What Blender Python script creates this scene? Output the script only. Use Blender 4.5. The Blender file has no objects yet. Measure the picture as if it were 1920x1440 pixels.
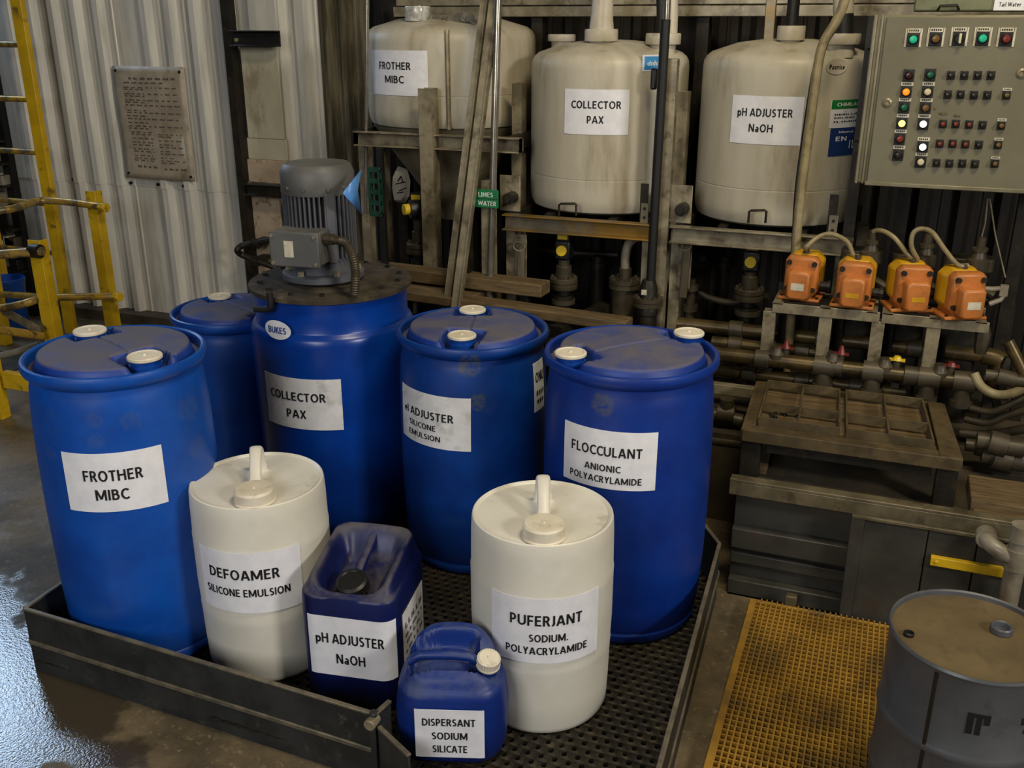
import bpy, math, random
from math import sin, cos, tan, pi, atan2, hypot, radians, sqrt
from mathutils import Vector, Matrix
random.seed(7)
SC = bpy.context.scene
COL = SC.collection

# ------------------------------------------------------------------ camera, exposure, light
HC, FPX, PITCH, YAW = 2.0, 1830.0, radians(20.4), radians(21.0)
cam = bpy.data.cameras.new('camera'); cam.sensor_width = 36; cam.lens = FPX/1920*36; cam.clip_start = .05
camo = bpy.data.objects.new('camera', cam); COL.objects.link(camo)
camo.location = (0, 0, HC); camo.rotation_euler = (pi/2-PITCH, 0, YAW)
SC.camera = camo
SC.view_settings.view_transform = 'Standard'; SC.view_settings.look = 'None'
SC.view_settings.gamma = 1; SC.view_settings.use_curve_mapping = False
SC.view_settings.exposure = -0.10
w = bpy.data.worlds.new('world'); SC.world = w; w.use_nodes = True
w.node_tree.nodes['Background'].inputs[0].default_value = (.75, .8, .9, 1)
w.node_tree.nodes['Background'].inputs[1].default_value = .004

def area(name, loc, target, sx, sy, power, col):
    l = bpy.data.lights.new(name, 'AREA'); l.shape = 'RECTANGLE'; l.size = sx; l.size_y = sy; l.energy = power; l.color = col
    o = bpy.data.objects.new(name, l); COL.objects.link(o); o.location = loc
    o.rotation_euler = (Vector(target)-Vector(loc)).to_track_quat('-Z', 'Y').to_euler()
    return o
# high bay lamp to the right, warm lamps over the tanks, daylight from a high window and an unseen soft fill added behind the viewer
area('bay_lamp', (4.4, .2, 3.5), (-1.2, 3.0, .8), 1.0, .7, 175, (1, .955, .89))
area('warm_lamp', (.4, 1.9, 4.6), (-.6, 4.4, 1.4), 1.2, .5, 100, (1, .85, .58))
area('window_daylight', (-6.75, 5.1, 3.5), (-2.6, 2.0, 0), 1.6, 1.4, 85, (.52, .72, 1))
area('front_fill', (-1.6, -2.6, 3.0), (-3.2, 4.6, 1.1), 2.2, 1.8, 125, (.98, .97, .96))

# ------------------------------------------------------------------ survey: pixel of the photograph -> place in the hall
SP, CP, SY, CY = sin(PITCH), cos(PITCH), sin(YAW), cos(YAW)
def ray(px, py):
    a, q = (px-960)/FPX, (py-720)/FPX
    X, Y, Z = a, CP-q*SP, -(SP+q*CP)
    return Vector((X*CY-Y*SY, X*SY+Y*CY, Z))
def S(px, py, z=0.0):                      # on the horizontal plane z
    d = ray(px, py); t = (z-HC)/d.z
    return Vector((d.x*t, d.y*t, z))
def PV(px, py, v):                         # on the vertical plane y = v (parallel to the back wall)
    d = ray(px, py); t = v/d.y
    return Vector((d.x*t, v, HC+d.z*t))
def PU(px, py, u):
    d = ray(px, py); t = u/d.x
    return Vector((u, d.y*t, HC+d.z*t))
def bearing(px, py):
    d = ray(px, py); return atan2(d.y, d.x)
def cylR(xl, xr, y, R):                    # standing cylinder of radius R between two pixel edges
    a, b = bearing(xl, y), bearing(xr, y); D = R/sin(abs(a-b)/2); m = (a+b)/2
    return D*cos(m), D*sin(m)
def cylV(xl, xr, y, v):
    a, b = bearing(xl, y), bearing(xr, y); m = (a+b)/2; D = v/sin(m)
    return D*cos(m), v, D*sin(abs(a-b)/2)
def zat(u, v, py):
    Y = -u*SY+v*CY; q = (py-720)/FPX; t = Y/(CP-q*SP)
    return HC-t*(SP+q*CP)
def cylhit(px, py, cu, cv, R):             # angle and height where the pixel meets a standing cylinder
    d = ray(px, py); A = d.x**2+d.y**2; B = -2*(d.x*cu+d.y*cv); C = cu*cu+cv*cv-R*R
    disc = max(B*B-4*A*C, 0); t = (-B-sqrt(disc))/(2*A)
    x, y = d.x*t-cu, d.y*t-cv
    return atan2(y, x), HC+d.z*t

# ------------------------------------------------------------------ mesh builder
class MB:
    def __init__(s): s.v = []; s.f = []
    def add(s, vs, fs, M=None):
        n = len(s.v)
        for p in vs:
            p = Vector(p)
            s.v.append(M @ p if M is not None else p)
        for f in fs: s.f.append([i+n for i in f])
        return s
    def box(s, x0, x1, y0, y1, z0, z1, M=None):
        vs = [(x0,y0,z0),(x1,y0,z0),(x1,y1,z0),(x0,y1,z0),(x0,y0,z1),(x1,y0,z1),(x1,y1,z1),(x0,y1,z1)]
        return s.add(vs, [(3,2,1,0),(4,5,6,7),(0,1,5,4),(1,2,6,5),(2,3,7,6),(3,0,4,7)], M)
    def cbox(s, c, sx, sy, sz, M=None):
        return s.box(c[0]-sx/2, c[0]+sx/2, c[1]-sy/2, c[1]+sy/2, c[2]-sz/2, c[2]+sz/2, M)
    def frame(s, d, up=(0, 0, 1)):
        d = Vector(d).normalized(); up = Vector(up)
        if abs(d.dot(up)) > .98: up = Vector((0, 1, 0))
        x = d.cross(up).normalized(); y = x.cross(d).normalized()
        return x, y, d
    def extr(s, poly, p0, p1, up=(0, 0, 1)):          # cross-section (x right, y up) swept from p0 to p1
        p0, p1 = Vector(p0), Vector(p1); x, y, d = s.frame(p1-p0, up); n = len(poly)
        vs = [p0+x*a+y*b for a, b in poly]+[p1+x*a+y*b for a, b in poly]
        fs = [tuple(range(n)), tuple(range(2*n-1, n-1, -1))]
        fs += [(i, i+n, (i+1) % n+n, (i+1) % n) for i in range(n)]
        return s.add(vs, fs)
    def bar(s, p0, p1, w, h, up=(0, 0, 1)):
        return s.extr([(-w/2,-h/2),(w/2,-h/2),(w/2,h/2),(-w/2,h/2)], p0, p1, up)
    def angle(s, p0, p1, w, h, t, up=(0, 0, 1)):
        return s.extr([(0,0),(w,0),(w,t),(t,t),(t,h),(0,h)], p0, p1, up)
    def chan(s, p0, p1, w, h, t, up=(0, 0, 1)):        # C section: web at -x side
        return s.extr([(0,-h/2),(w,-h/2),(w,-h/2+t),(t,-h/2+t),(t,h/2-t),(w,h/2-t),(w,h/2),(0,h/2)], p0, p1, up)
    def tube(s, pts, r, n=12, cap=True):
        pts = [Vector(p) for p in pts]; m = len(pts)
        rs = r if isinstance(r, (list, tuple)) else [r]*m
        x = None; vs = []; fs = []
        for i in range(m):
            d = (pts[min(i+1, m-1)]-pts[max(i-1, 0)]).normalized()
            if x is None: x, y, _ = s.frame(d)
            else:
                x = (x-d*x.dot(d)).normalized(); y = x.cross(d)
            for k in range(n):
                a = 2*pi*k/n; vs.append(pts[i]+(x*cos(a)+y*sin(a))*rs[i])
        for i in range(m-1):
            for k in range(n):
                fs.append((i*n+k, i*n+(k+1) % n, (i+1)*n+(k+1) % n, (i+1)*n+k))
        if cap: fs += [tuple(range(n-1, -1, -1)), tuple(range((m-1)*n, m*n))]
        return s.add(vs, fs)
    def cyl(s, p0, p1, r, n=16, r2=None): return s.tube([p0, p1], [r, r if r2 is None else r2], n)
    def lathe(s, prof, c=(0, 0, 0), n=48, M=None):
        vs = []; fs = []; m = len(prof)
        for r, z in prof:
            for k in range(n):
                a = 2*pi*k/n; vs.append(Vector((c[0]+r*cos(a), c[1]+r*sin(a), c[2]+z)))
        for i in range(m-1):
            for k in range(n):
                fs.append((i*n+k, i*n+(k+1) % n, (i+1)*n+(k+1) % n, (i+1)*n+k))
        if prof[0][0] > 1e-6: fs.append(tuple(range(n-1, -1, -1)))
        if prof[-1][0] > 1e-6: fs.append(tuple(range((m-1)*n, m*n)))
        return s.add(vs, fs, M)
    def grid(s, fn, nu, nv, close=False):
        vs = [fn(i/nu, j/nv) for j in range(nv+1) for i in range(nu+1)]
        fs = [(j*(nu+1)+i, j*(nu+1)+i+1, (j+1)*(nu+1)+i+1, (j+1)*(nu+1)+i) for j in range(nv) for i in range(nu)]
        return s.add(vs, fs)
    def prism(s, poly, z0, z1, M=None):
        n = len(poly)
        vs = [(a, b, z0) for a, b in poly]+[(a, b, z1) for a, b in poly]
        fs = [tuple(range(n-1, -1, -1)), tuple(range(n, 2*n))]+[(i, (i+1) % n, (i+1) % n+n, i+n) for i in range(n)]
        return s.add(vs, fs, M)
    def hexbolt(s, c, d, r, h): return s.tube([Vector(c), Vector(c)+Vector(d).normalized()*h], r, 6)

def curve(pts, n=8):                       # smooth path through points
    P = [Vector(p) for p in pts]; out = []
    for i in range(len(P)-1):
        p0, p1, p2, p3 = P[max(i-1, 0)], P[i], P[i+1], P[min(i+2, len(P)-1)]
        for k in range(n):
            t = k/n
            out.append(.5*((2*p1)+(p2-p0)*t+(2*p0-5*p1+4*p2-p3)*t*t+(3*p1-p0-3*p2+p3)*t**3))
    out.append(P[-1]); return out

# ------------------------------------------------------------------ objects
ORG = {}
def thing(name, label, cat, loc=(0, 0, 0), rotz=0, group=None):
    o = bpy.data.objects.new(name, None); COL.objects.link(o); o.empty_display_size = .05
    o.location = loc; o.rotation_euler = (0, 0, rotz); o['label'] = label; o['category'] = cat
    if group: o['group'] = group
    ORG[o] = Vector(loc); return o
def mesh(name, mb, ang=35):
    me = bpy.data.meshes.new(name); me.from_pydata([tuple(p) for p in mb.v], [], mb.f); me.validate(); me.update()
    me.polygons.foreach_set('use_smooth', [True]*len(me.polygons)); me.set_sharp_from_angle(angle=radians(ang))
    return me
def part(name, mb, m, parent=None, local=False, bevel=0, label=None, kind=None, ang=35):
    org = ORG.get(parent, Vector((0, 0, 0))) if (parent is not None and not local) else Vector((0, 0, 0))
    if not local:
        mb.v = [p-org for p in mb.v]
    o = bpy.data.objects.new(name, mesh(name, mb, ang)); COL.objects.link(o); o.data.materials.append(m)
    if parent is not None: o.parent = parent
    ORG[o] = org
    if bevel:
        b = o.modifiers.new('bevel', 'BEVEL'); b.width = bevel; b.segments = 2; b.limit_method = 'ANGLE'; b.angle_limit = radians(40)
    if label: o['label'] = label
    if kind: o['kind'] = kind
    return o
def solo(name, mb, m, label, cat, group=None, bevel=0, kind=None, ang=35):   # a thing that is one mesh, built in place
    xs = [p.x for p in mb.v]; ys = [p.y for p in mb.v]; zs = [p.z for p in mb.v]
    c = Vector(((min(xs)+max(xs))/2, (min(ys)+max(ys))/2, min(zs)))
    mb.v = [p-c for p in mb.v]
    o = part(name, mb, m, None, True, bevel, None, kind, ang); o.location = c; ORG[o] = c
    o['label'] = label; o['category'] = cat
    if group: o['group'] = group
    return o
def struct(name, mb, m, parent=None, bevel=0):
    o = part(name, mb, m, parent, False, bevel)
    if parent is None: o['kind'] = 'structure'
    return o
def dup(root, loc, rotz=None, label=None):
    r = root.copy(); COL.objects.link(r); r.location = loc; ORG[r] = Vector(loc)
    if rotz is not None: r.rotation_euler = (0, 0, rotz)
    if label: r['label'] = label
    for ch in root.children:
        c = ch.copy(); COL.objects.link(c); c.parent = r
        for g in ch.children:
            d = g.copy(); COL.objects.link(d); d.parent = c
    return r

# ------------------------------------------------------------------ materials
def lin(c):
    return tuple((x/255/12.92 if x/255 <= .04045 else ((x/255+.055)/1.055)**2.4) for x in c)+(1,)
MATS = {}
def mat(name, c1, c2=None, sc=6, rough=.5, metal=0, bump=0, bsc=60, dirt=None, dsc=9, dlo=.5, dhi=.62, damt=.8, r2=None,
        stretch=None, stains=(), emit=None, es=1, spec=.5, up=None, alpha=1, trans=0):
    m = bpy.data.materials.new(name); m.use_nodes = True; nt = m.node_tree; N = nt.nodes; L = nt.links
    b = N['Principled BSDF']; MATS[name] = m
    tc = N.new('ShaderNodeTexCoord'); vec = tc.outputs['Object']
    if stretch:
        mp = N.new('ShaderNodeMapping'); mp.inputs['Scale'].default_value = stretch; L.new(vec, mp.inputs['Vector']); svec = mp.outputs[0]
    else: svec = vec
    def noise(scale, v, det=6, ro=.6):
        n = N.new('ShaderNodeTexNoise'); n.inputs['Scale'].default_value = scale; n.inputs['Detail'].default_value = det
        n.inputs['Roughness'].default_value = ro; L.new(v, n.inputs['Vector']); return n.outputs['Fac']
    def ramp(fac, lo, hi):
        r = N.new('ShaderNodeMapRange'); r.interpolation_type = 'SMOOTHSTEP'; r.inputs['From Min'].default_value = lo; r.inputs['From Max'].default_value = hi
        L.new(fac, r.inputs['Value']); return r.outputs[0]
    def mix(f, a, c):
        x = N.new('ShaderNodeMix'); x.data_type = 'RGBA'
        if hasattr(f, 'node'): L.new(f, x.inputs[0])
        else: x.inputs[0].default_value = f
        for i, q in ((6, a), (7, c)):
            if hasattr(q, 'node'): L.new(q, x.inputs[i])
            else: x.inputs[i].default_value = q
        return x.outputs[2]
    def math_(op, a, c):
        x = N.new('ShaderNodeMath'); x.operation = op
        for i, q in ((0, a), (1, c)):
            if hasattr(q, 'node'): L.new(q, x.inputs[i])
            else: x.inputs[i].default_value = q
        return x.outputs[0]
    col = lin(c1); rgh = rough
    if c2: col = mix(ramp(noise(sc, svec), .35, .65), lin(c1), lin(c2))
    if dirt:
        f = ramp(noise(dsc, svec, 9, .65), dlo, dhi)
        if up is not None:
            sx = N.new('ShaderNodeSeparateXYZ'); L.new(tc.outputs['Normal'], sx.inputs[0])
            f = math_('MULTIPLY', f, ramp(sx.outputs[2], up, min(up+.25, 1)))
        f = math_('MULTIPLY', f, damt)
        col = mix(f, col, lin(dirt))
        if r2 is not None:
            q = N.new('ShaderNodeMapRange'); q.inputs['To Min'].default_value = rough; q.inputs['To Max'].default_value = r2
            L.new(f, q.inputs['Value']); rgh = q.outputs[0]
    for (x, y, z, r, c, am) in stains:
        d = N.new('ShaderNodeVectorMath'); d.operation = 'DISTANCE'; L.new(vec, d.inputs[0]); d.inputs[1].default_value = (x, y, z)
        e = math_('ADD', d.outputs['Value'], math_('MULTIPLY', math_('SUBTRACT', noise(26, vec), .5), r*.9))
        f = math_('MULTIPLY', ramp(e, r, r*.75), math_('MULTIPLY', ramp(noise(70, vec), .3, .6), am))
        col = mix(f, col, lin(c))
    if hasattr(col, 'node'): L.new(col, b.inputs['Base Color'])
    else: b.inputs['Base Color'].default_value = col
    if hasattr(rgh, 'node'): L.new(rgh, b.inputs['Roughness'])
    else: b.inputs['Roughness'].default_value = rgh
    b.inputs['Metallic'].default_value = metal; b.inputs['Specular IOR Level'].default_value = spec
    if bump:
        bn = N.new('ShaderNodeBump'); bn.inputs['Strength'].default_value = bump; bn.inputs['Distance'].default_value = .004
        L.new(noise(bsc, svec, 5), bn.inputs['Height']); L.new(bn.outputs[0], b.inputs['Normal'])
    if emit:
        b.inputs['Emission Color'].default_value = lin(emit); b.inputs['Emission Strength'].default_value = es
    if trans: b.inputs['Transmission Weight'].default_value = trans
    if alpha < 1: b.inputs['Alpha'].default_value = alpha
    return m

DUST = (98, 94, 96)
M_BLUE = mat('blue_plastic', (6, 68, 158), (5, 58, 140), 5, .38, bump=.06, bsc=30, dirt=(44, 72, 120), dsc=7, dlo=.52, dhi=.8, damt=.45, r2=.55)
M_HEAD = mat('blue_drum_head', (18, 60, 148), (14, 48, 128), 6, .5, bump=.08, bsc=40, dirt=DUST, dsc=3.2, dlo=.26, dhi=.60, damt=.88, r2=.85, up=.5)
M_NAVY = mat('navy_plastic', (9, 24, 84), (6, 14, 62), 5, .42, bump=.06, dirt=(84, 80, 84), dsc=7, dlo=.36, dhi=.62, damt=.85, r2=.8, up=.45)
M_CANBLUE = mat('can_blue_plastic', (10, 44, 122), (8, 34, 104), 5, .42, bump=.06, dirt=(66, 78, 110), dsc=8, dlo=.42, dhi=.64, damt=.75, r2=.75, up=.2)
M_WHITE = mat('white_plastic', (222, 218, 206), (212, 208, 194), 4, .42, bump=.04, bsc=25, dirt=(150, 138, 112), dsc=14, dlo=.56, dhi=.74, damt=.45, up=.8)
M_CAP = mat('cream_cap', (226, 218, 200), (212, 202, 178), 12, .45, dirt=(150, 136, 110), dsc=25, dlo=.55, dhi=.7, damt=.4)
M_PAPER = mat('paper', (232, 232, 236), (222, 222, 228), 20, .7, bump=.05, bsc=8)
M_PAPERDIRT = mat('soiled_paper', (226, 226, 228), (212, 212, 212), 10, .7, dirt=(142, 136, 126), dsc=14, dlo=.5, dhi=.7, damt=.5)
M_INK = mat('black_ink', (14, 14, 16), rough=.6)
M_INKGREY = mat('faded_ink', (96, 96, 100), rough=.6)
M_TRAY = mat('tray_steel', (60, 62, 62), (44, 46, 46), 8, .48, .3, bump=.12, bsc=40, dirt=(112, 104, 90), dsc=22, dlo=.58, dhi=.75, damt=.6)
M_TRAYEDGE = mat('tray_edge', (120, 112, 94), (92, 86, 74), 20, .5, .3, bump=.1)
M_MESH = mat('mesh_steel', (50, 44, 32), (32, 29, 22), 9, .55, .4, bump=.25, bsc=60, dirt=(84, 74, 52), dsc=18, dlo=.54, dhi=.7, damt=.6)
M_STEEL = mat('weathered_steel', (158, 148, 122), (116, 107, 88), 9, .36, .3, bump=.06, dirt=(70, 56, 36), dsc=14, dlo=.5, dhi=.68, damt=.7)
M_STEELYEL = mat('steel_with_yellow_paint', (132, 122, 100), (104, 95, 78), 9, .38, .5, bump=.06, dirt=(150, 112, 26), dsc=4, dlo=.44, dhi=.56, damt=.85)
M_DSTEEL = mat('dark_steel', (46, 41, 32), (30, 27, 22), 9, .5, .35, bump=.15, dirt=(70, 58, 38), dsc=16, dlo=.54, dhi=.7, damt=.6)
M_BLACKST = mat('black_steel', (30, 29, 28), (20, 20, 20), 9, .5, .2, bump=.1)
M_CHROME = mat('bright_pipe', (170, 165, 155), (140, 134, 120), 8, .25, .8)
M_GALV = mat('galvanised_sheet', (212, 208, 197), (190, 188, 180), 5, .42, .15, bump=.05, bsc=20, dirt=(124, 110, 84), dsc=3.5, dlo=.52, dhi=.76, damt=.5, stretch=(3, 3, .35))
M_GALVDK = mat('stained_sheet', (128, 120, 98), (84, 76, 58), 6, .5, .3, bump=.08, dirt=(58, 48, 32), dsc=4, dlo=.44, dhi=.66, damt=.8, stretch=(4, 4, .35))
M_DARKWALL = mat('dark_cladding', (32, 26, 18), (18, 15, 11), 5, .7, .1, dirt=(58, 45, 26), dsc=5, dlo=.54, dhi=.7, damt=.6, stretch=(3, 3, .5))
M_PANEL = mat('pale_panel', (186, 181, 158), (170, 164, 140), 4, .6, dirt=(104, 88, 58), dsc=5, dlo=.52, dhi=.7, damt=.6, stretch=(1, 1, .4))
M_PANELBR = mat('stained_panel', (186, 168, 144), (164, 146, 122), 5, .6, dirt=(92, 64, 42), dsc=16, dlo=.54, dhi=.66, damt=.7)
M_TANK = mat('tank_plastic', (190, 184, 166), (178, 170, 150), 3, .45, bump=.05, bsc=20, dirt=(122, 104, 70), dsc=3.2, dlo=.5, dhi=.74, damt=.55, stretch=(2.5, 2.5, .6))
M_TANKCAP = mat('tank_fitting', (198, 190, 174), (182, 173, 152), 9, .4, dirt=(104, 92, 66), dsc=16, dlo=.55, dhi=.72, damt=.6)
M_PVC = mat('pvc_pipe', (146, 138, 122), (118, 110, 94), 9, .35, dirt=(92, 80, 60), dsc=14, dlo=.52, dhi=.7, damt=.6)
M_CREAM = mat('cream_hose', (146, 134, 98), (122, 110, 78), 12, .4, dirt=(80, 66, 40), dsc=25, dlo=.55, dhi=.7, damt=.6)
M_HOSE = mat('dark_hose', (62, 54, 38), (44, 38, 28), 14, .4)
M_BRASS = mat('grimy_pipe', (96, 80, 46), (66, 55, 34), 8, .38, .45, bump=.1, dirt=(46, 38, 24), dsc=12, dlo=.5, dhi=.66, damt=.7)
M_GREYPIPE = mat('grey_fitting', (78, 70, 54), (56, 50, 38), 10, .45, .2, bump=.1, dirt=(112, 96, 64), dsc=20, dlo=.58, dhi=.72, damt=.6)
M_WOOD = mat('dirty_timber', (112, 92, 60), (84, 68, 42), 5, .75, bump=.3, bsc=40, dirt=(58, 46, 30), dsc=9, dlo=.52, dhi=.68, damt=.7, stretch=(1, 8, 8))
M_ORANGE = mat('orange_pump', (192, 118, 56), (174, 102, 42), 6, .42, dirt=(134, 92, 48), dsc=12, dlo=.48, dhi=.70, damt=.65)
M_PYEL = mat('yellow_pump_body', (206, 158, 24), (186, 136, 20), 6, .42, dirt=(120, 92, 40), dsc=12, dlo=.56, dhi=.72, damt=.6)
M_YELLOW = mat('yellow_paint', (208, 170, 26), (190, 152, 20), 7, .42, bump=.06, dirt=(92, 78, 44), dsc=9, dlo=.58, dhi=.68, damt=.85)
M_RAIL = mat('worn_yellow_rail', (150, 128, 74), (196, 152, 40), 8, .36, .3, dirt=(84, 78, 66), dsc=13, dlo=.46, dhi=.6, damt=.9)
M_KNOB = mat('yellow_indicator', (222, 190, 40), (204, 168, 30), 20, .45)
M_BLACK = mat('black_plastic', (22, 22, 22), rough=.42)
M_RUBBER = mat('black_rubber', (20, 20, 20), rough=.55)
M_MOTOR = mat('motor_paint', (92, 92, 90), (80, 80, 78), 6, .5, dirt=(112, 106, 92), dsc=8, dlo=.46, dhi=.7, damt=.55, up=.5)
M_MOTORFIN = mat('motor_fin_paint', (86, 88, 94), (76, 78, 84), 6, .5)
M_LID = mat('crusted_lid', (60, 51, 36), (38, 33, 24), 14, .85, bump=.6, bsc=45, dirt=(94, 80, 56), dsc=18, dlo=.55, dhi=.68, damt=.7)
M_CAB = mat('cabinet_paint', (112, 108, 88), (102, 98, 78), 3, .5, dirt=(86, 80, 58), dsc=5, dlo=.52, dhi=.74, damt=.5, spec=.4)
M_CABEDGE = mat('cabinet_edge', (132, 126, 104), (112, 106, 84), 8, .42, .2)
M_LEGEND = mat('legend_plate', (206, 200, 180), (180, 172, 150), 30, .5)
M_GREEN = mat('green_sign', (12, 110, 64), rough=.5)
M_SIGNWHITE = mat('sign_white', (220, 224, 214), rough=.55)
M_PLAQUE = mat('plaque_sheet', (174, 162, 142), (150, 138, 120), 6, .5, .15, dirt=(104, 92, 72), dsc=8, dlo=.52, dhi=.7, damt=.6)
M_BLUEBAG = mat('blue_plastic_sheet', (84, 140, 208), (66, 116, 184), 9, .35, bump=.25, bsc=25)
M_GREENCR = mat('green_crate', (20, 66, 52), (14, 48, 40), 9, .5)
M_BAG = mat('white_sack', (168, 162, 148), (142, 136, 124), 9, .6, bump=.3, bsc=20)
M_FLOORC = mat('plinth_concrete', (70, 60, 42), (46, 40, 28), 5, .75, bump=.3, bsc=25, dirt=(48, 42, 32), dsc=6, dlo=.5, dhi=.68, damt=.7)
M_BENCH = mat('bench_steel', (68, 67, 60), (52, 51, 46), 5, .5, .25, bump=.08, dirt=(70, 50, 36), dsc=7, dlo=.56, dhi=.72, damt=.5)
M_GRATE = mat('yellow_grating', (164, 124, 44), (134, 100, 36), 8, .55, bump=.15, dirt=(96, 78, 46), dsc=7, dlo=.5, dhi=.66, damt=.7)
M_DRUMST = mat('grey_drum_paint', (100, 103, 108), (88, 91, 96), 5, .38, .35, bump=.05, dirt=(60, 58, 54), dsc=7, dlo=.54, dhi=.72, damt=.5)
M_DRUMTOP = mat('muddy_drum_top', (112, 96, 66), (94, 80, 54), 5, .55, .1, bump=.25, bsc=18, dirt=(82, 70, 48), dsc=9, dlo=.5, dhi=.68, damt=.6)
M_CEIL = mat('roof_sheet', (110, 106, 98), rough=.7)
M_RUST = mat('rusty_steel', (94, 80, 52), (70, 58, 36), 8, .6, .15, bump=.1, dirt=(50, 42, 28), dsc=10, dlo=.5, dhi=.68, damt=.7)
M_LIP = mat('grimy_bench_lip', (116, 106, 82), (88, 80, 60), 9, .42, .3, bump=.06, dirt=(62, 52, 34), dsc=14, dlo=.5, dhi=.68, damt=.7)
M_RED = mat('red_handle', (104, 28, 22), rough=.45)
def lens(name, c, es): return mat(name, c, rough=.3, emit=c, es=es)
M_LW = lens('lamp_white_lit', (255, 250, 240), 1.6); M_LY = lens('lamp_yellow_lit', (255, 236, 130), 1.2)
M_LO = lens('lamp_orange_lit', (255, 130, 20), .9); M_LG = lens('lamp_green_lit', (30, 170, 128), .16)
M_LCREAM = mat('lamp_cream', (200, 190, 150), rough=.3); M_LGREEN = mat('lamp_green', (18, 84, 56), rough=.3)
M_LRED = mat('lamp_red', (112, 44, 32), rough=.3); M_LDARK = mat('lamp_dark', (40, 36, 34), rough=.25)
M_LBROWN = mat('lamp_brown', (104, 76, 40), rough=.3); M_LDRED = mat('lamp_dark_red', (52, 22, 24), rough=.3)

# wet concrete floor
def floor_mat():
    m = bpy.data.materials.new('wet_concrete'); m.use_nodes = True; nt = m.node_tree; N = nt.nodes; L = nt.links; b = N['Principled BSDF']
    tc = N.new('ShaderNodeTexCoord')
    def noise(s, d=6, r=.6):
        n = N.new('ShaderNodeTexNoise'); n.inputs['Scale'].default_value = s; n.inputs['Detail'].default_value = d; n.inputs['Roughness'].default_value = r
        L.new(tc.outputs['Object'], n.inputs['Vector']); return n.outputs['Fac']
    def mr(f, a, c, lo=0, hi=1):
        r = N.new('ShaderNodeMapRange'); r.interpolation_type = 'SMOOTHSTEP'
        for i, q in zip(('From Min', 'From Max', 'To Min', 'To Max'), (a, c, lo, hi)): r.inputs[i].default_value = q
        L.new(f, r.inputs['Value']); return r.outputs[0]
    def mm(op, a, c):
        x = N.new('ShaderNodeMath'); x.operation = op
        for i, q in ((0, a), (1, c)):
            if hasattr(q, 'node'): L.new(q, x.inputs[i])
            else: x.inputs[i].default_value = q
        return x.outputs[0]
    def mix(f, a, c):
        x = N.new('ShaderNodeMix'); x.data_type = 'RGBA'; L.new(f, x.inputs[0])
        for i, q in ((6, a), (7, c)):
            if hasattr(q, 'node'): L.new(q, x.inputs[i])
            else: x.inputs[i].default_value = q
        return x.outputs[2]
    dry = mix(mr(noise(3.2, 10, .7), .32, .68), lin((112, 98, 74)), lin((70, 62, 48)))
    dry = mix(mr(noise(38, 4), .55, .75), dry, lin((134, 118, 90)))
    sx = N.new('ShaderNodeSeparateXYZ'); L.new(tc.outputs['Object'], sx.inputs[0])
    pd = N.new('ShaderNodeVectorMath'); pd.operation = 'DISTANCE'; L.new(tc.outputs['Object'], pd.inputs[0]); pd.inputs[1].default_value = (-2.62, 1.46, 0)
    wet = mr(mm('ADD', pd.outputs['Value'], mm('MULTIPLY', mm('SUBTRACT', noise(4.2, 4, .5), .5), 1.3)), .84, .72)
    damp = mm('MULTIPLY', mr(sx.outputs[0], -1.9, -2.6), mr(noise(2.3, 6, .6), .42, .6))
    L.new(mix(wet, dry, lin((66, 58, 46))), b.inputs['Base Color'])
    L.new(mm('MULTIPLY', mr(wet, 0, 1, 1, .12), mr(damp, 0, 1, .6, .38)), b.inputs['Roughness'])
    L.new(mr(wet, 0, 1, .5, 1.0), b.inputs['Specular IOR Level'])
    h = mm('ADD', mm('MULTIPLY', noise(55, 3), .5), noise(120, 2))
    bn = N.new('ShaderNodeBump'); bn.inputs['Strength'].default_value = .16; bn.inputs['Distance'].default_value = .006
    L.new(h, bn.inputs['Height']); L.new(bn.outputs[0], b.inputs['Normal'])
    return m
M_FLOOR = floor_mat()

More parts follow.
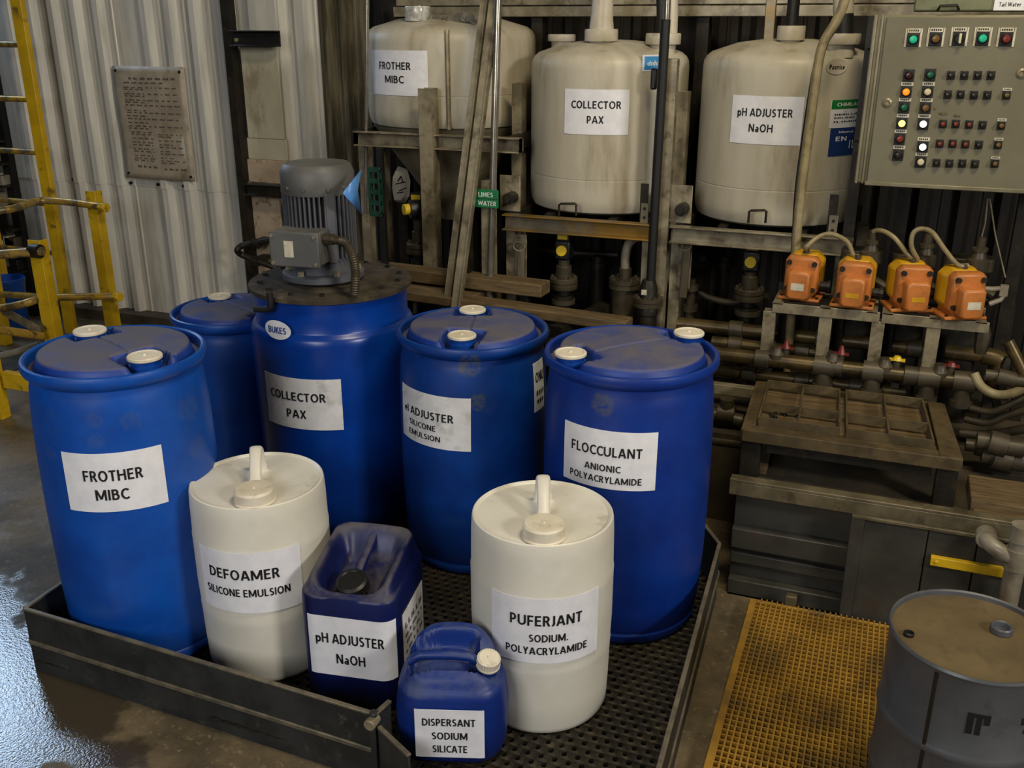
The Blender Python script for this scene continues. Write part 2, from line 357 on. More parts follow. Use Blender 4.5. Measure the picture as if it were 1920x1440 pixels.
# ------------------------------------------------------------------ lettering and labels
def _arc(cx, cy, rx, ry, a0, a1, n=10):
    return [(cx+rx*cos(radians(a0+(a1-a0)*k/n)), cy+ry*sin(radians(a0+(a1-a0)*k/n))) for k in range(n+1)]
_H = .078
GLY = {
 'A': (.70, [[(.05, 0), (.33, 1-.02)], [(.37, 1-.02), (.65, 0)], [(.17, .29), (.53, .29)]]),
 'B': (.58, [[(_H, 0), (_H, 1)], [(_H, 1-_H), (.28, 1-_H)]+_arc(.28, .73, .17, .19, 90, -90)[1:]+[(_H, .54)], [(.28, .54)]+_arc(.30, .31, .20, .23, 90, -90)+[(_H, _H)]]),
 'C': (.58, [_arc(.40, .5, .32, .43, 48, 312, 18)]),
 'D': (.68, [[(_H, 0), (_H, 1)], [(_H, 1-_H), (.24, 1-_H)]+_arc(.24, .5, .37, .42, 90, -90, 14)[1:]+[(_H, _H)]]),
 'E': (.52, [[(_H, 0), (_H, 1)], [(_H, 1-_H), (.50, 1-_H)], [(_H, .52), (.46, .52)], [(_H, _H), (.51, _H)]]),
 'F': (.49, [[(_H, 0), (_H, 1)], [(_H, 1-_H), (.49, 1-_H)], [(_H, .49), (.45, .49)]]),
 'G': (.66, [_arc(.40, .5, .32, .43, 48, 300, 18)+[(.60, .15), (.60, .47), (.38, .47)]]),
 'H': (.68, [[(_H, 0), (_H, 1)], [(.60, 0), (.60, 1)], [(_H, .52), (.60, .52)]]),
 'I': (.156, [[(_H, 0), (_H, 1)]]),
 'J': (.27, [[(.19, 1), (.19, .25)]+_arc(.04, .25, .15, .19, 0, -100, 8)]),
 'K': (.58, [[(_H, 0), (_H, 1)], [(_H, .45), (.50, 1)], [(.22, .58), (.53, 0)]]),
 'L': (.46, [[(_H, 0), (_H, 1)], [(_H, _H), (.46, _H)]]),
 'M': (.90, [[(_H, 0), (_H, 1)], [(.82, 0), (.82, 1)], [(.11, .97), (.45, .12)], [(.79, .97), (.45, .12)]]),
 'N': (.70, [[(_H, 0), (_H, 1)], [(.62, 0), (.62, 1)], [(.10, .97), (.60, .03)]]),
 'O': (.76, [_arc(.38, .5, .305, .43, 0, 360, 26)]),
 'P': (.54, [[(_H, 0), (_H, 1)], [(_H, 1-_H), (.25, 1-_H)]+_arc(.25, .67, .20, .25, 90, -90)[1:]+[(_H, .42)]]),
 'R': (.58, [[(_H, 0), (_H, 1)], [(_H, 1-_H), (.26, 1-_H)]+_arc(.26, .70, .19, .22, 90, -90)[1:]+[(_H, .48)], [(.30, .47), (.52, 0)]]),
 'S': (.50, [_arc(.27, .725, .18, .20, 38, 262, 12)+_arc(.24, .29, .19, .215, 82, -142, 12)]),
 'T': (.56, [[(0, 1-_H), (.56, 1-_H)], [(.28, 0), (.28, 1)]]),
 'U': (.68, [[(_H, 1), (_H, .36)]+_arc(.34, .36, .262, .285, 180, 360, 12)+[(.602, 1)]]),
 'W': (1.0, [[(.05, 1), (.27, .06)], [(.27, .06), (.50, .95)], [(.50, .95), (.73, .06)], [(.73, .06), (.95, 1)]]),
 'X': (.60, [[(.06, 0), (.54, 1)], [(.06, 1), (.54, 0)]]),
 'Y': (.60, [[(.06, 1), (.30, .42)], [(.54, 1), (.30, .42)], [(.30, 0), (.30, .46)]]),
 '.': (.17, [[(.085, 0), (.085, .17)]]),
 'p': (.52, [[(_H, -.25), (_H, .66)], _arc(.27, .32, .19, .255, 0, 360, 18)]),
 'a': (.47, [_arc(.21, .19, .14, .125, 0, 360, 14), [(.37, 0), (.37, .42)]+_arc(.23, .42, .14, .17, 0, 130, 8)]),
 'e': (.50, [[(.07, .36), (.43, .36)]+_arc(.25, .33, .18, .26, 8, 310, 16)]),
 'l': (.156, [[(_H, 0), (_H, 1)]]), 'i': (.156, [[(_H, 0), (_H, .66)], [(_H, .80), (_H, .95)]]),
 'n': (.52, [[(_H, 0), (_H, .66)], _arc(.26, .40, .18, .19, 180, 0, 8)+[(.44, 0)]]), 'h': (.52, [[(_H, 0), (_H, 1)], _arc(.26, .40, .18, .19, 180, 0, 8)+[(.44, 0)]]),
 'r': (.34, [[(_H, 0), (_H, .66)], _arc(.27, .36, .19, .23, 180, 70, 6)]), 'c': (.42, [_arc(.25, .33, .18, .26, 50, 310, 14)]),
 'o': (.52, [_arc(.26, .33, .185, .255, 0, 360, 18)]), 'd': (.52, [[(.44, 0), (.44, 1)], _arc(.25, .32, .19, .255, 0, 360, 18)]),
 'z': (.42, [[(.02, .58), (.38, .58)], [(.36, .56), (.05, .09)], [(.02, .07), (.40, .07)]]),
 'f': (.34, [[(.13, 0), (.13, .78)]+_arc(.27, .78, .14, .15, 180, 80, 5), [(0, .58), (.32, .58)]]),
 't': (.34, [[(.13, .9), (.13, .2)]+_arc(.25, .2, .12, .14, 180, 280, 5), [(0, .60), (.32, .60)]]),
}
def text_geo(lines, th=.168):
    """lines: (string, centre x, centre y, width, cap height) -> verts, faces in the plane"""
    V = []; F = []
    for ln in lines:
        st, cx, cy, wd, ch = ln[:5]; x = 0; strokes = []
        for c in st:
            if c == ' ': x += .30; continue
            w_, g = GLY[c]
            strokes += [[(x+a, b) for a, b in p] for p in g]; x += w_+.135
        x -= .135; kx = wd/x
        for p in strokes:
            p = [Vector((a, b)) for a, b in p]; m = len(p); n0 = len(V); closed = (p[0]-p[-1]).length < 1e-6 and m > 3
            for i in range(m):
                if closed: d0 = (p[i]-p[i-1 if i else m-2]).normalized(); d1 = (p[(i+1) if i < m-1 else 1]-p[i]).normalized()
                else:
                    d0 = (p[i]-p[i-1]).normalized() if i else (p[1]-p[0]).normalized(); d1 = (p[i+1]-p[i]).normalized() if i < m-1 else d0
                b = Vector((-(d0.y+d1.y), d0.x+d1.x))
                b = b.normalized() if b.length > 1e-6 else Vector((-d0.y, d0.x))
                k = min(1/max(abs(b.dot(Vector((-d0.y, d0.x)))), .3), 1.5)*th/2
                for sg in (1, -1):
                    q = p[i]+b*k*sg; V.append((cx+(q.x-x/2)*kx, cy+(q.y-.5)*ch))
            for i in range(m-1): F.append([n0+2*i, n0+2*i+1, n0+2*i+3, n0+2*i+2])
    return V, F
def label_on(parent, mapf, wd, ht, lines, m=None, ink=None, nu=16, nv=6, name='label', lab=None, lift=.0012, faded=None):
    """paper of wd x ht on the surface mapf(x, y, lift) -> local point; lines in 0..1 of the label, y from the top"""
    mb = MB(); g = [[mapf((i/nu-.5)*wd, (j/nv-.5)*ht, lift) for i in range(nu+1)] for j in range(nv+1)]
    vs = [p for r in g for p in r]
    fs = [(j*(nu+1)+i, j*(nu+1)+i+1, (j+1)*(nu+1)+i+1, (j+1)*(nu+1)+i) for j in range(nv) for i in range(nu)]
    mb.add(vs, fs)
    edge = [(i, 0) for i in range(nu)]+[(nu, j) for j in range(nv)]+[(nu-i, nv) for i in range(nu)]+[(0, nv-j) for j in range(nv)]
    top = [mapf((i/nu-.5)*wd, (j/nv-.5)*ht, lift) for i, j in edge]; bot = [mapf((i/nu-.5)*wd, (j/nv-.5)*ht, lift-.0011) for i, j in edge]; n = len(edge)
    mb.add(top+bot, [(k, (k+1) % n, n+(k+1) % n, n+k) for k in range(n)])
    o = part(name, mb, m or M_PAPER, parent, True, label=lab)
    V, F = text_geo([(s, (cx-.5)*wd, (.5-cy)*ht, w_*wd, c_*ht) + tuple(e) for s, cx, cy, w_, c_, *e in lines])
    t = MB(); t.add([mapf(x, y, lift+.0016) for x, y in V], F)
    part('lettering', t, ink or M_INK, o, True, kind='stuff')
    return o
def cylmap(thc, zc, Rf):
    def f(x, y, l):
        R = Rf(zc+y) if callable(Rf) else Rf
        a = thc+x/R; return Vector(((R+l)*cos(a), (R+l)*sin(a), zc+y))
    return f
def planemap(c, right, upv):
    c, right, upv = Vector(c), Vector(right).normalized(), Vector(upv).normalized(); n = right.cross(upv)
    return lambda x, y, l: c+right*x+upv*y+n*l
def label_px(cu, cv, base, R, corners):      # label extent from the four pixel corners TL TR BR BL
    h = [cylhit(x, y, cu, cv, R) for x, y in corners]
    un = lambda a: a if a < pi/2 else a-2*pi
    t0 = (un(h[0][0])+un(h[3][0]))/2; t1 = (un(h[1][0])+un(h[2][0]))/2
    z1 = (h[0][1]+h[1][1])/2; z0 = (h[2][1]+h[3][1])/2
    return (t0+t1)/2, (z0+z1)/2-base, abs(t1-t0)*R, abs(z1-z0)

# ================================================================== THE SETTING
VW = 5.3                                                     # face of the corrugated back wall
struct('floor', MB().box(-9, 5, -4, 6, -.1, 0), M_FLOOR)
struct('ceiling', MB().box(-9, 5, -4, 6.5, 5.6, 5.7), M_CEIL)
wr = thing('wall_right', 'plain sheet wall', 'wall', (0, 0, 0)); wr['kind'] = 'structure'
for k in ('label', 'category'): del wr[k]
for i in range(5): part('cladding_sheet', MB().box(4.9, 4.95, -4+i*2, -2.02+i*2, 0, 5.6), M_DARKWALL, wr)
wb = bpy.data.objects.new('wall_back', None); COL.objects.link(wb); wb['kind'] = 'structure'; ORG[wb] = Vector((0, 0, 0))
def sheet(u0, u1, z0, z1, v, m, pitch=.186, d=.046, wv=.098, wt=.04):
    """trapezoidal cladding sheet: flat valleys with raised ribs"""
    P = [(u0, 0)]; u = u0+.03
    while u+pitch <= u1+.01:
        P += [(u, 0), (u+.026, -d), (u+.026+wt, -d), (u+.052+wt, 0)]
        mid = u+.052+wt+(pitch-.052-wt)/2
        P += [(mid-.012, 0), (mid-.006, -.006), (mid+.006, -.006), (mid+.012, 0)]
        u += pitch
    P.append((u1, 0))
    mb = MB(); n = len(P)
    vs = [(a, v+b, z0) for a, b in P]+[(a, v+b, z1) for a, b in P]+[(a, v+b+.004, z0) for a, b in P]+[(a, v+b+.004, z1) for a, b in P]
    fs = [(i, i+1, i+1+n, i+n) for i in range(n-1)]+[(2*n+i+1, 2*n+i, 3*n+i, 3*n+i+1) for i in range(n-1)]
    fs += [(i+n, i+n+1, i+3*n+1, i+3*n) for i in range(n-1)]
    mb.add(vs, fs)
    return part('cladding_sheet', mb, m, wb, ang=20)
ZJ = PV(300, 343, VW).z
us = [-9.0, -7.9, -6.8, -5.68, -4.565, -3.62]
for a, b in zip(us[:-1], us[1:]):
    sheet(a, b, .06, ZJ+.02, VW+.006, M_GALV); sheet(a, b, ZJ-.03, 5.6, VW, M_GALV)
sheet(-3.62, -3.26, .06, 5.6, VW+.012, M_GALV, pitch=.17, wt=.06)
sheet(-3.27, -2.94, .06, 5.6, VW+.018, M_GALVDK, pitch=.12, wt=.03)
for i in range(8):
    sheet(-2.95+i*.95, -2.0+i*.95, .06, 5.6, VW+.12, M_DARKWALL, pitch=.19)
scr = 0
for px in (137, 193, 245, 296, 344, 392, 437):
    p = PV(px, 343+ (px-245)*.06, VW-.008)
    part('screw', MB().cyl((p.x, VW+.002, p.z), (p.x, VW-.012, p.z), .011, 8), M_DSTEEL, wb)
struct('baseboard_back', MB().box(-9, -3.62, VW-.12, VW+.1, 0, .075), M_FLOORC)
# dark column with brackets and the panelled bay to its right
t1 = bpy.data.objects.new('trim_1', None); COL.objects.link(t1); t1['kind'] = 'structure'; ORG[t1] = Vector((0, 0, 0))
uc = PV(465, 300, 5.2).x
part('post', MB().chan((uc-.02, 5.2, 0), (uc-.02, 5.2, 4.6), .05, .075, .008, up=(0, 1, 0)), M_DSTEEL, t1)
a = PV(440, 62, 5.17); b = PV(527, 80, 5.17)
part('bracket', MB().chan((uc, 5.17, a.z-.03), (b.x, 5.17, a.z-.03), .05, .09, .008), M_BLACKST, t1, bevel=.002)
a = PV(470, 348, 5.17); b = PV(540, 348, 5.17)
part('bracket', MB().chan((uc, 5.17, a.z-.02), (b.x+.1, 5.17, a.z-.02), .05, .075, .008), M_DSTEEL, t1, bevel=.002)
for z in (a.z+.02, PV(500, 65, 5.17).z-.03, PV(470, 620, 5.17).z):
    part('bolt', MB().hexbolt((uc+.03, 5.16, z), (0, -1, 0), .012, .012), M_STEEL, t1)
def panel(pts, m, th=.02, v=5.24):
    p0, p1 = PV(*pts[:2], v), PV(*pts[2:], v)
    return part('panel', MB().box(p0.x, p1.x, v, v+th, p1.z, p0.z), m, t1, bevel=.004)
panel((448, -160, 520, 58), M_GALV)
panel((449, 84, 533, 262), M_PANEL, v=5.235)
panel((452, 258, 540, 302), M_PANEL, v=5.24)
panel((455, 298, 538, 346), M_PANELBR, .03, v=5.22)
panel((462, 356, 545, 640), M_PANELBR, v=5.23)
# concrete plinth that carries the equipment
t2 = bpy.data.objects.new('trim_2', None); COL.objects.link(t2); t2['kind'] = 'structure'; ORG[t2] = Vector((0, 0, 0))
ZP = .40
part('plinth', MB().box(-2.6, 3.2, 3.78, 5.25, 0, ZP), M_FLOORC, t2)
part('plinth', MB().box(-.36, 3.2, 3.30, 3.78, 0, ZP-.004), M_FLOORC, t2)

# ================================================================== SPILL TRAY
A, B = S(45, 1140, .235), S(703, 1338, .235)
C, D = Vector((-.412, 3.16, 0)), Vector((-.345, 1.62, 0))
tray = thing('spill_tray', 'low grey steel spill tray with mesh floor under the drums', 'tray', (-1.4, 2.6, 0))
ZT = .235
P = dict(A=(A.x, A.y), B=(B.x, B.y), C=(-.412, 3.16), K=(-.75, 3.70), L=(-2.46, 3.70), D=(D.x, D.y), E=(-1.10, 1.62))
poly = [P['A'], P['B'], (B.x+.02, 1.62), P['D'], P['C'], P['K'], P['L']]
part('base_plate', MB().prism(poly, .004, .014), M_BLACKST, tray)
def wall(n, p, q, z1=ZT, th=.008, rib=True):
    p, q = Vector(p+(0,)), Vector(q+(0,)); d = (q-p).normalized(); nrm = Vector((d.y, -d.x, 0))
    mb = MB().bar(p+Vector((0, 0, z1/2)), q+Vector((0, 0, z1/2)), th, z1)
    o = part(n, mb, M_TRAY, tray, bevel=.002)
    e = MB().bar(p+Vector((0, 0, z1-.002)), q+Vector((0, 0, z1-.002)), th+.006, .008); part('top_edge', e, M_TRAYEDGE, o, bevel=.002)
    if rib:
        e = MB().bar(p+nrm*.006+Vector((0, 0, .112)), q+nrm*.006+Vector((0, 0, .112)), .008, .016); part('weld_strip', e, M_TRAYEDGE, o, bevel=.003)
    return o
wall('front_panel', P['A'], P['B']); wall('side_panel', P['L'], P['A']); wall('side_panel', P['D'], P['C'])
wall('corner_panel', P['C'], P['K']); wall('back_panel', P['K'], P['L'])
E = S(731, 1313, .235)
wall('return_panel', P['B'], (E.x, E.y), rib=False)
b2 = S(706, 1352, .2); wall('low_front_panel', (B.x+.012, B.y-.004), (B.x+.14, B.y-.075), z1=.2, rib=False)
part('hinge_bolt', MB().cyl((B.x-.004, B.y-.03, .215), (B.x-.004, B.y+.01, .215), .017, 14), M_STEEL, tray, bevel=.003)
part('corner_plate', MB().box(B.x-.014, B.x+.006, B.y-.012, B.y+.012, 0, .24), M_TRAY, tray, bevel=.003)
def inside(x, y, pol):
    c = False
    for i in range(len(pol)):
        (x1, y1), (x2, y2) = pol[i], pol[i-1]
        if (y1 > y) != (y2 > y) and x < (x2-x1)*(y-y1)/(y2-y1)+x1: c = not c
    return c
mb = MB(); px_, py_ = .040, .031
for j in range(int(2.1/py_)):
    for i in range(int(2.2/px_)):
        cx = -2.46+(i+.5*(j % 2))*px_; cy = 1.64+j*py_
        if not (inside(cx-.02, cy, poly) and inside(cx+.02, cy, poly)): continue
        hx, hy = px_/2, py_/2; jit = random.uniform(-.0015, .0015)
        o = [(-hx, -hy), (0, -hy), (hx, -hy), (hx, hy), (0, hy), (-hx, hy)]
        q = [(-.0075, -.0065), (0, -.0105), (.0075, -.0065), (.0075, .0055), (0, .010), (-.0075, .0055)]
        vs = [(cx+a, cy+b, .046+(.004 if abs(b) < hy*.9 else 0)) for a, b in o]+[(cx+a+jit, cy+b, .050) for a, b in q]+[(cx+a+jit, cy+b, .036) for a, b in q]
        mb.add(vs, [(k, (k+1) % 6, (k+1) % 6+6, k+6) for k in range(6)]+[(k+6, (k+1) % 6+6, (k+1) % 6+12, k+12) for k in range(6)])
part('mesh_floor', mb, M_MESH, tray, kind='stuff')

# ================================================================== BLUE DRUMS
ZM = .05
def smooth(a, b, x):
    t = max(0, min(1, (x-a)/(b-a))); return t*t*(3-2*t)
def drum(label, cu, cv, R, zb, zt, bungs, body=M_BLUE, groove=True, dome=.02):
    h = zt-zb; d = thing('plastic_drum', label, 'drum', (cu, cv, zb), 0, 'blue plastic drums')
    prof = [(0, 0), (.84*R, 0), (.885*R, .004), (.905*R, .012), (.915*R, .034), (.90*R, .042), (.925*R, .06), (.95*R, .13*h), (.975*R, .28*h), (.985*R, .45*h),
            (.985*R, .62*h), (.975*R, .78*h), (.955*R, .88*h), (.935*R, h-.075), (.918*R, h-.058), (.918*R, h-.05), (.955*R, h-.043), (.985*R, h-.034), (R, h-.024), (R, h-.012),
            (.99*R, h-.003), (.965*R, h), (.942*R, h-.004), (.93*R, h-.014), (.925*R, h-.045)]
    def Rf(z):
        for (r0, z0), (r1, z1) in zip(prof[6:13], prof[7:14]):
            if z0 <= z <= z1: return r0+(r1-r0)*(z-z0)/(z1-z0)
        return .97*R
    part('body', MB().lathe(prof, n=72), body, d, True)
    bl = [Vector((b[0]-cu, b[1]-cv)) for b in bungs]
    gdir = (bl[0]-bl[1]).normalized() if len(bl) == 2 else Vector((1, 0))
    def hz(x, y):
        r = hypot(x, y); p = smooth(.875*R, .80*R, r)
        for b in bl:
            a = b.normalized(); al = x*a.x+y*a.y; pe = -x*a.y+y*a.x
            m = smooth(.079, .056, abs(pe)+max(0, (al-b.length))*.12)*smooth(b.length-.088, b.length-.062, al)
            p *= 1-m
        z = h-.034+p*(.034+dome*(1-.75*(r/R)**2))
        if groove:
            q = abs(-x*gdir.y+y*gdir.x); z -= .006*p*smooth(.008, .002, q)*smooth(.75*R, .6*R, r)
        return z
    n, m = 120, 46; vs = [Vector((0, 0, hz(0, 0)))]; fs = []
    for i in range(1, m+1):
        r = .93*R*i/m
        for k in range(n):
            t = 2*pi*k/n; vs.append(Vector((r*cos(t), r*sin(t), hz(r*cos(t), r*sin(t)))))
    for k in range(n): fs.append((0, 1+k, 1+(k+1) % n))
    for i in range(m-1):
        for k in range(n):
            fs.append((1+i*n+k, 1+(i+1)*n+k, 1+(i+1)*n+(k+1) % n, 1+i*n+(k+1) % n))
    part('head', MB().add(vs, fs), M_HEAD, d, True, ang=50)
    for b in bl:
        c = part('bung', MB().lathe([(.043, h-.036), (.043, h-.012), (.048, h-.012), (.048, h-.004), (.044, h-.004), (.044, h+.004), (.046, h+.004), (.046, h+.010), (0, h+.010)], (b.x, b.y, 0), 32), M_BLUE, d, True)
        part('cap', MB().lathe([(.049, h+.010), (.051, h+.012), (.051, h+.019), (.048, h+.022), (.042, h+.022), (.040, h+.020), (.006, h+.021), (.005, h+.025), (0, h+.025)], (b.x, b.y, 0), 32), M_CAP, c, True)
    return d, Rf
def drum_label(d, Rf, zb, R, corners, lines, m=M_PAPER, **kw):
    p = d.location; th, z, wd, ht = label_px(p.x, p.y, zb, R, corners)
    return label_on(d, cylmap(th, z, Rf), wd, ht, lines, m, nu=20, **kw)
def stain(cu, cv, zb, R, px, py, r, c=(66, 84, 120), am=.32):
    a, z = cylhit(px, py, cu, cv, R); return (R*cos(a), R*sin(a), z-zb, r, c, am)

# front left
R = .27; cu, cv = cylR(28, 388, 655, R); zt = zat(cu, cv, 655)
mb1 = mat('scuffed_blue_plastic', (7, 78, 172), (6, 66, 154), 5, .4, bump=.06, bsc=30, dirt=(50, 82, 132), dsc=7, dlo=.5, dhi=.8, damt=.4, r2=.55,
          stains=[stain(cu, cv, ZM, R, *a) for a in ((360, 765, .05), (245, 790, .035), (175, 790, .03), (375, 840, .045), (90, 850, .03), (178, 830, .03))])
d1, f1 = drum('blue drum labelled FROTHER MIBC at the left end of the tray', cu, cv, R, ZM, zt, [S(168, 618, zt+.02), S(271, 666, zt+.02)], mb1)
drum_label(d1, f1, ZM, R, [(115, 850), (303, 833), (314, 941), (131, 957)], [('FROTHER', .50, .375, .57, .185), ('MIBC', .47, .70, .315, .185)])
# back left on the floor
R = .265; cu, cv = cylR(316, 553, 585, R); zt = zat(cu, cv, 578)
drum('blue drum half hidden behind the mixing drum, beside the corrugated wall', cu, cv, R, 0.014, zt, [S(412, 554, zt+.02), S(512, 594, zt)])
# middle
R = .28; cu, cv = cylR(742, 1029, 612, R); zt = zat(cu, cv, 612)
mb2 = mat('dust_marked_blue_plastic', (6, 60, 140), (5, 48, 120), 5, .4, bump=.06, bsc=30, dirt=(40, 66, 110), dsc=7, dlo=.52, dhi=.8, damt=.45, r2=.55,
          stains=[stain(cu, cv, ZM, R, *a, (72, 78, 84), .75) for a in ((881, 690, .05), (896, 755, .035))])
d3, f3 = drum('blue drum labelled ADJUSTER SILICONE EMULSION behind the right white barrel', cu, cv, R, ZM, zt, [S(886, 579, zt+.02), S(866, 627, zt+.02)], mb2)
drum_label(d3, f3, ZM, R, [(753, 720), (880, 747), (882, 845), (755, 813)], [('el ADJUSTER', .45, .40, .72, .15), ('SILICONE', .40, .63, .40, .105), ('EMULSION', .42, .82, .47, .105)], M_PAPERDIRT)
drum_label(d3, f3, ZM, R, [(1005, 682), (1024, 672), (1021, 762), (1006, 773)], [('ONU', .5, .3, .8, .2), ('IIII', .5, .62, .7, .1), ('III', .5, .8, .6, .08)], M_PAPERDIRT, lab='torn soiled side label')
# right
R = .283; cu, cv = cylR(1020, 1352, 655, R); zt = zat(cu, cv, 655)
mb3 = mat('dull_blue_plastic', (7, 52, 140), (6, 42, 124), 5, .4, bump=.06, bsc=30, dirt=(34, 52, 112), dsc=7, dlo=.52, dhi=.8, damt=.45, r2=.55,
          stains=[stain(cu, cv, ZM, R, *a, (72, 76, 88), .7) for a in ((1126, 760, .045),)])
d4, f4 = drum('blue drum labelled FLOCCULANT at the right rear corner of the tray', cu, cv, R, ZM, zt, [S(1292, 622, zt+.02), S(1070, 660, zt+.02)], mb3)
drum_label(d4, f4, ZM, R, [(1057, 792), (1232, 809), (1229, 917), (1057, 897)], [('FLOCCULANT', .48, .35, .74, .165), ('ANIONIC', .46, .64, .37, .115), ('POLYACRYLAMIDE', .48, .84, .76, .115)])

# mixing drum with crusted lid
R = .325; cu, cv = cylR(470, 777, 610, R); zl = zat(cu, cv, 528)
md = thing('mixing_drum', 'large blue mixing drum labelled COLLECTOR PAX with a crusted lid', 'drum', (cu, cv, ZM), 0)
h = zl-ZM-.012
prof = [(0, 0), (.90*R, 0), (.95*R, .02), (.965*R, .08), (.985*R, .3), (R, .6*h), (R, h-.17), (.99*R, h-.145), (.965*R, h-.128), (.935*R, h-.122), (.925*R, h-.115), (.92*R, h-.03), (.93*R, h-.01), (.93*R, h), (0, h)]
MDM = mat('glossy_blue_plastic', (5, 60, 152), (4, 50, 134), 4, .28, bump=.03, bsc=25)
part('body', MB().lathe(prof, n=80), MDM, md, True)
LR = .325*.985
lid = MB(); n = 96; ring = []
pr = [(0, .014), (.70*LR, .014), (.72*LR, .013), (.735*LR, .002), (.75*LR, 0), (.97*LR, 0), (LR, -.006), (LR, -.022), (.95*LR, -.026), (0, -.026)]
lid.lathe([(r, z+h+.026) for r, z in pr[::-1]], n=n)
lo = part('lid', lid, M_LID, md, True)
for k in range(14):
    a = 2*pi*k/14+.2
    part('clamp_bolt', MB().hexbolt((.86*LR*cos(a), .86*LR*sin(a), h+.02), (0, 0, 1), .011, .016), M_DSTEEL, lo, True)
def RfM(z): return R*.998
drum_label(md, RfM, ZM, R, [(497, 697), (639, 709), (644, 802), (505, 791)], [('COLLECTOR', .46, .36, .72, .165), ('PAX', .46, .70, .245, .165)], M_PAPERDIRT)
# oval badge
th, z, wd, ht = label_px(cu, cv, ZM, R, [(499, 600), (546, 600), (546, 635), (499, 635)])
f = cylmap(th, z, R)
mb = MB(); vs = [f(0, 0, .003)]+[f(wd/2*cos(2*pi*k/32), ht/2*sin(2*pi*k/32), .003) for k in range(32)]
mb.add(vs, [(0, 1+k, 1+(k+1) % 32) for k in range(32)]); bo = part('oval_badge', mb, M_PAPER, md, True, label='white oval badge')
V, F = text_geo([('BUKES', 0, .0, wd*.66, ht*.34)]); part('lettering', MB().add([f(x, y, .005) for x, y in V], F), MDM, bo, True, kind='stuff')
hz = [(505, 548), (507, 566), (506, 576), (498, 580), (478, 580)]
pp = [PV(x, y, cv-.33) for x, y in hz]
part('drain_hose', MB().tube(curve(pp, 5), .012, 10), M_RUBBER, md, label='black hose elbow under the lid')

# ------------------------------------------------------------------ agitator motor on the lid
zt = zl+.028; mu, mv = cylR(537, 680, 516, .1); k0 = hypot(cu, cv)/hypot(mu, mv); mu, mv = cu*.985-.024, cv*.985-.009
mo = thing('agitator_motor', 'grey finned electric motor standing on the mixing drum lid', 'motor', (mu, mv, zt-.002))
sc = hypot(mu, mv)*.936/FPX*1.06      # metres per pixel at the motor
def mz(py): return zat(mu, mv, py)-zt
part('flange', MB().lathe([(0, 0), (.075, 0), (.075, .012), (.153, .012), (.158, .016), (.158, .036), (.15, .04), (.115, .04), (.115, .085), (.10, .09), (0, .09)], n=48), M_MOTORFIN, mo, True)
for k in range(6):
    a = 2*pi*k/6+.4; part('bolt', MB().hexbolt((.135*cos(a), .135*sin(a), .038), (0, 0, 1), .013, .02), M_STEEL, mo, True)
z0, z1, z2 = .10, mz(352), mz(303)
fr = MB().lathe([(0, z0-.02), (.110, z0-.02), (.110, z1+.01), (0, z1+.01)], n=40)
fo = part('stator_frame', fr, M_MOTORFIN, mo, True)
for k in range(44):
    a = 2*pi*k/44
    M = Matrix.Rotation(a, 4, 'Z')
    part('fin', MB().box(.100, .137, -.0026, .0026, z0, z1, M), M_MOTORFIN, fo, True)
th0 = atan2(-mv, -mu)
for da in (.30, 2.4, -2.2): 
    M = Matrix.Rotation(th0+da, 4, 'Z'); part('foot_pad', MB().box(.105, .139, -.017, .017, z0-.01, z1, M), M_MOTORFIN, fo, True, bevel=.003)
co = part('fan_cowl', MB().lathe([(.137, z1-.012), (.139, z1-.008), (.139, z1+.065), (.126, z2-.008), (.119, z2-.001), (.06, z2+.003), (0, z2+.004)], n=56), M_MOTOR, mo, True)
for da in (-.95, -.38, .25, .75, 1.4):
    a = th0+da; part('cowl_screw', MB().cyl((.134*cos(a), .134*sin(a), z1+.015), (.146*cos(a), .146*sin(a), z1+.015), .007, 10), M_CHROME, co, True)
# terminal box toward the viewer
M = Matrix.Rotation(th0-.42+pi/2, 4, 'Z'); zb0, zb1 = mz(484)+.02, mz(424)+.02
def L(x, y, z): return M @ Vector((x, y, z))
tb = part('terminal_box', MB().box(-.105, .085, -.205, -.10, zb0, zb1, M), M_MOTOR, mo, True, bevel=.008)
part('box_cover', MB().box(-.108, .088, -.228, -.212, zb0-.003, zb1+.003, M), M_MOTOR, tb, True, bevel=.006)
for sx_, sz_ in ((-.095, zb0+.012), (.073, zb0+.012), (-.095, zb1-.012), (.073, zb1-.012)):
    part('cover_screw', MB().cyl(L(sx_, -.226, sz_), L(sx_, -.234, sz_), .007, 8), M_STEEL, tb, True)
st = part('warning_sticker', MB().box(-.048, -.012, -.2292, -.228, zb0+.035, zb1-.03, M), M_LEGEND, tb, True, label='small cream warning sticker')
part('gland', MB().cyl(L(.085, -.17, zb1-.028), L(.125, -.175, zb1-.028), .021, 8).cyl(L(.12, -.175, zb1-.028), L(.15, -.178, zb1-.03), .017, 12), M_GREYPIPE, tb, True)
pp = [L(.15, -.178, zb1-.03), L(.178, -.185, zb1-.04), L(.2, -.19, zb1-.075), L(.212, -.195, zb1-.13), L(.212, -.2, .06), L(.205, -.2, .004)]
pts = curve(pp, 14); rs = [.0155+(.0022 if i % 2 else 0) for i in range(len(pts))]
part('flexible_conduit', MB().tube(pts, rs, 12), M_GREYPIPE, mo, True, label='ribbed grey conduit bent down to the lid')
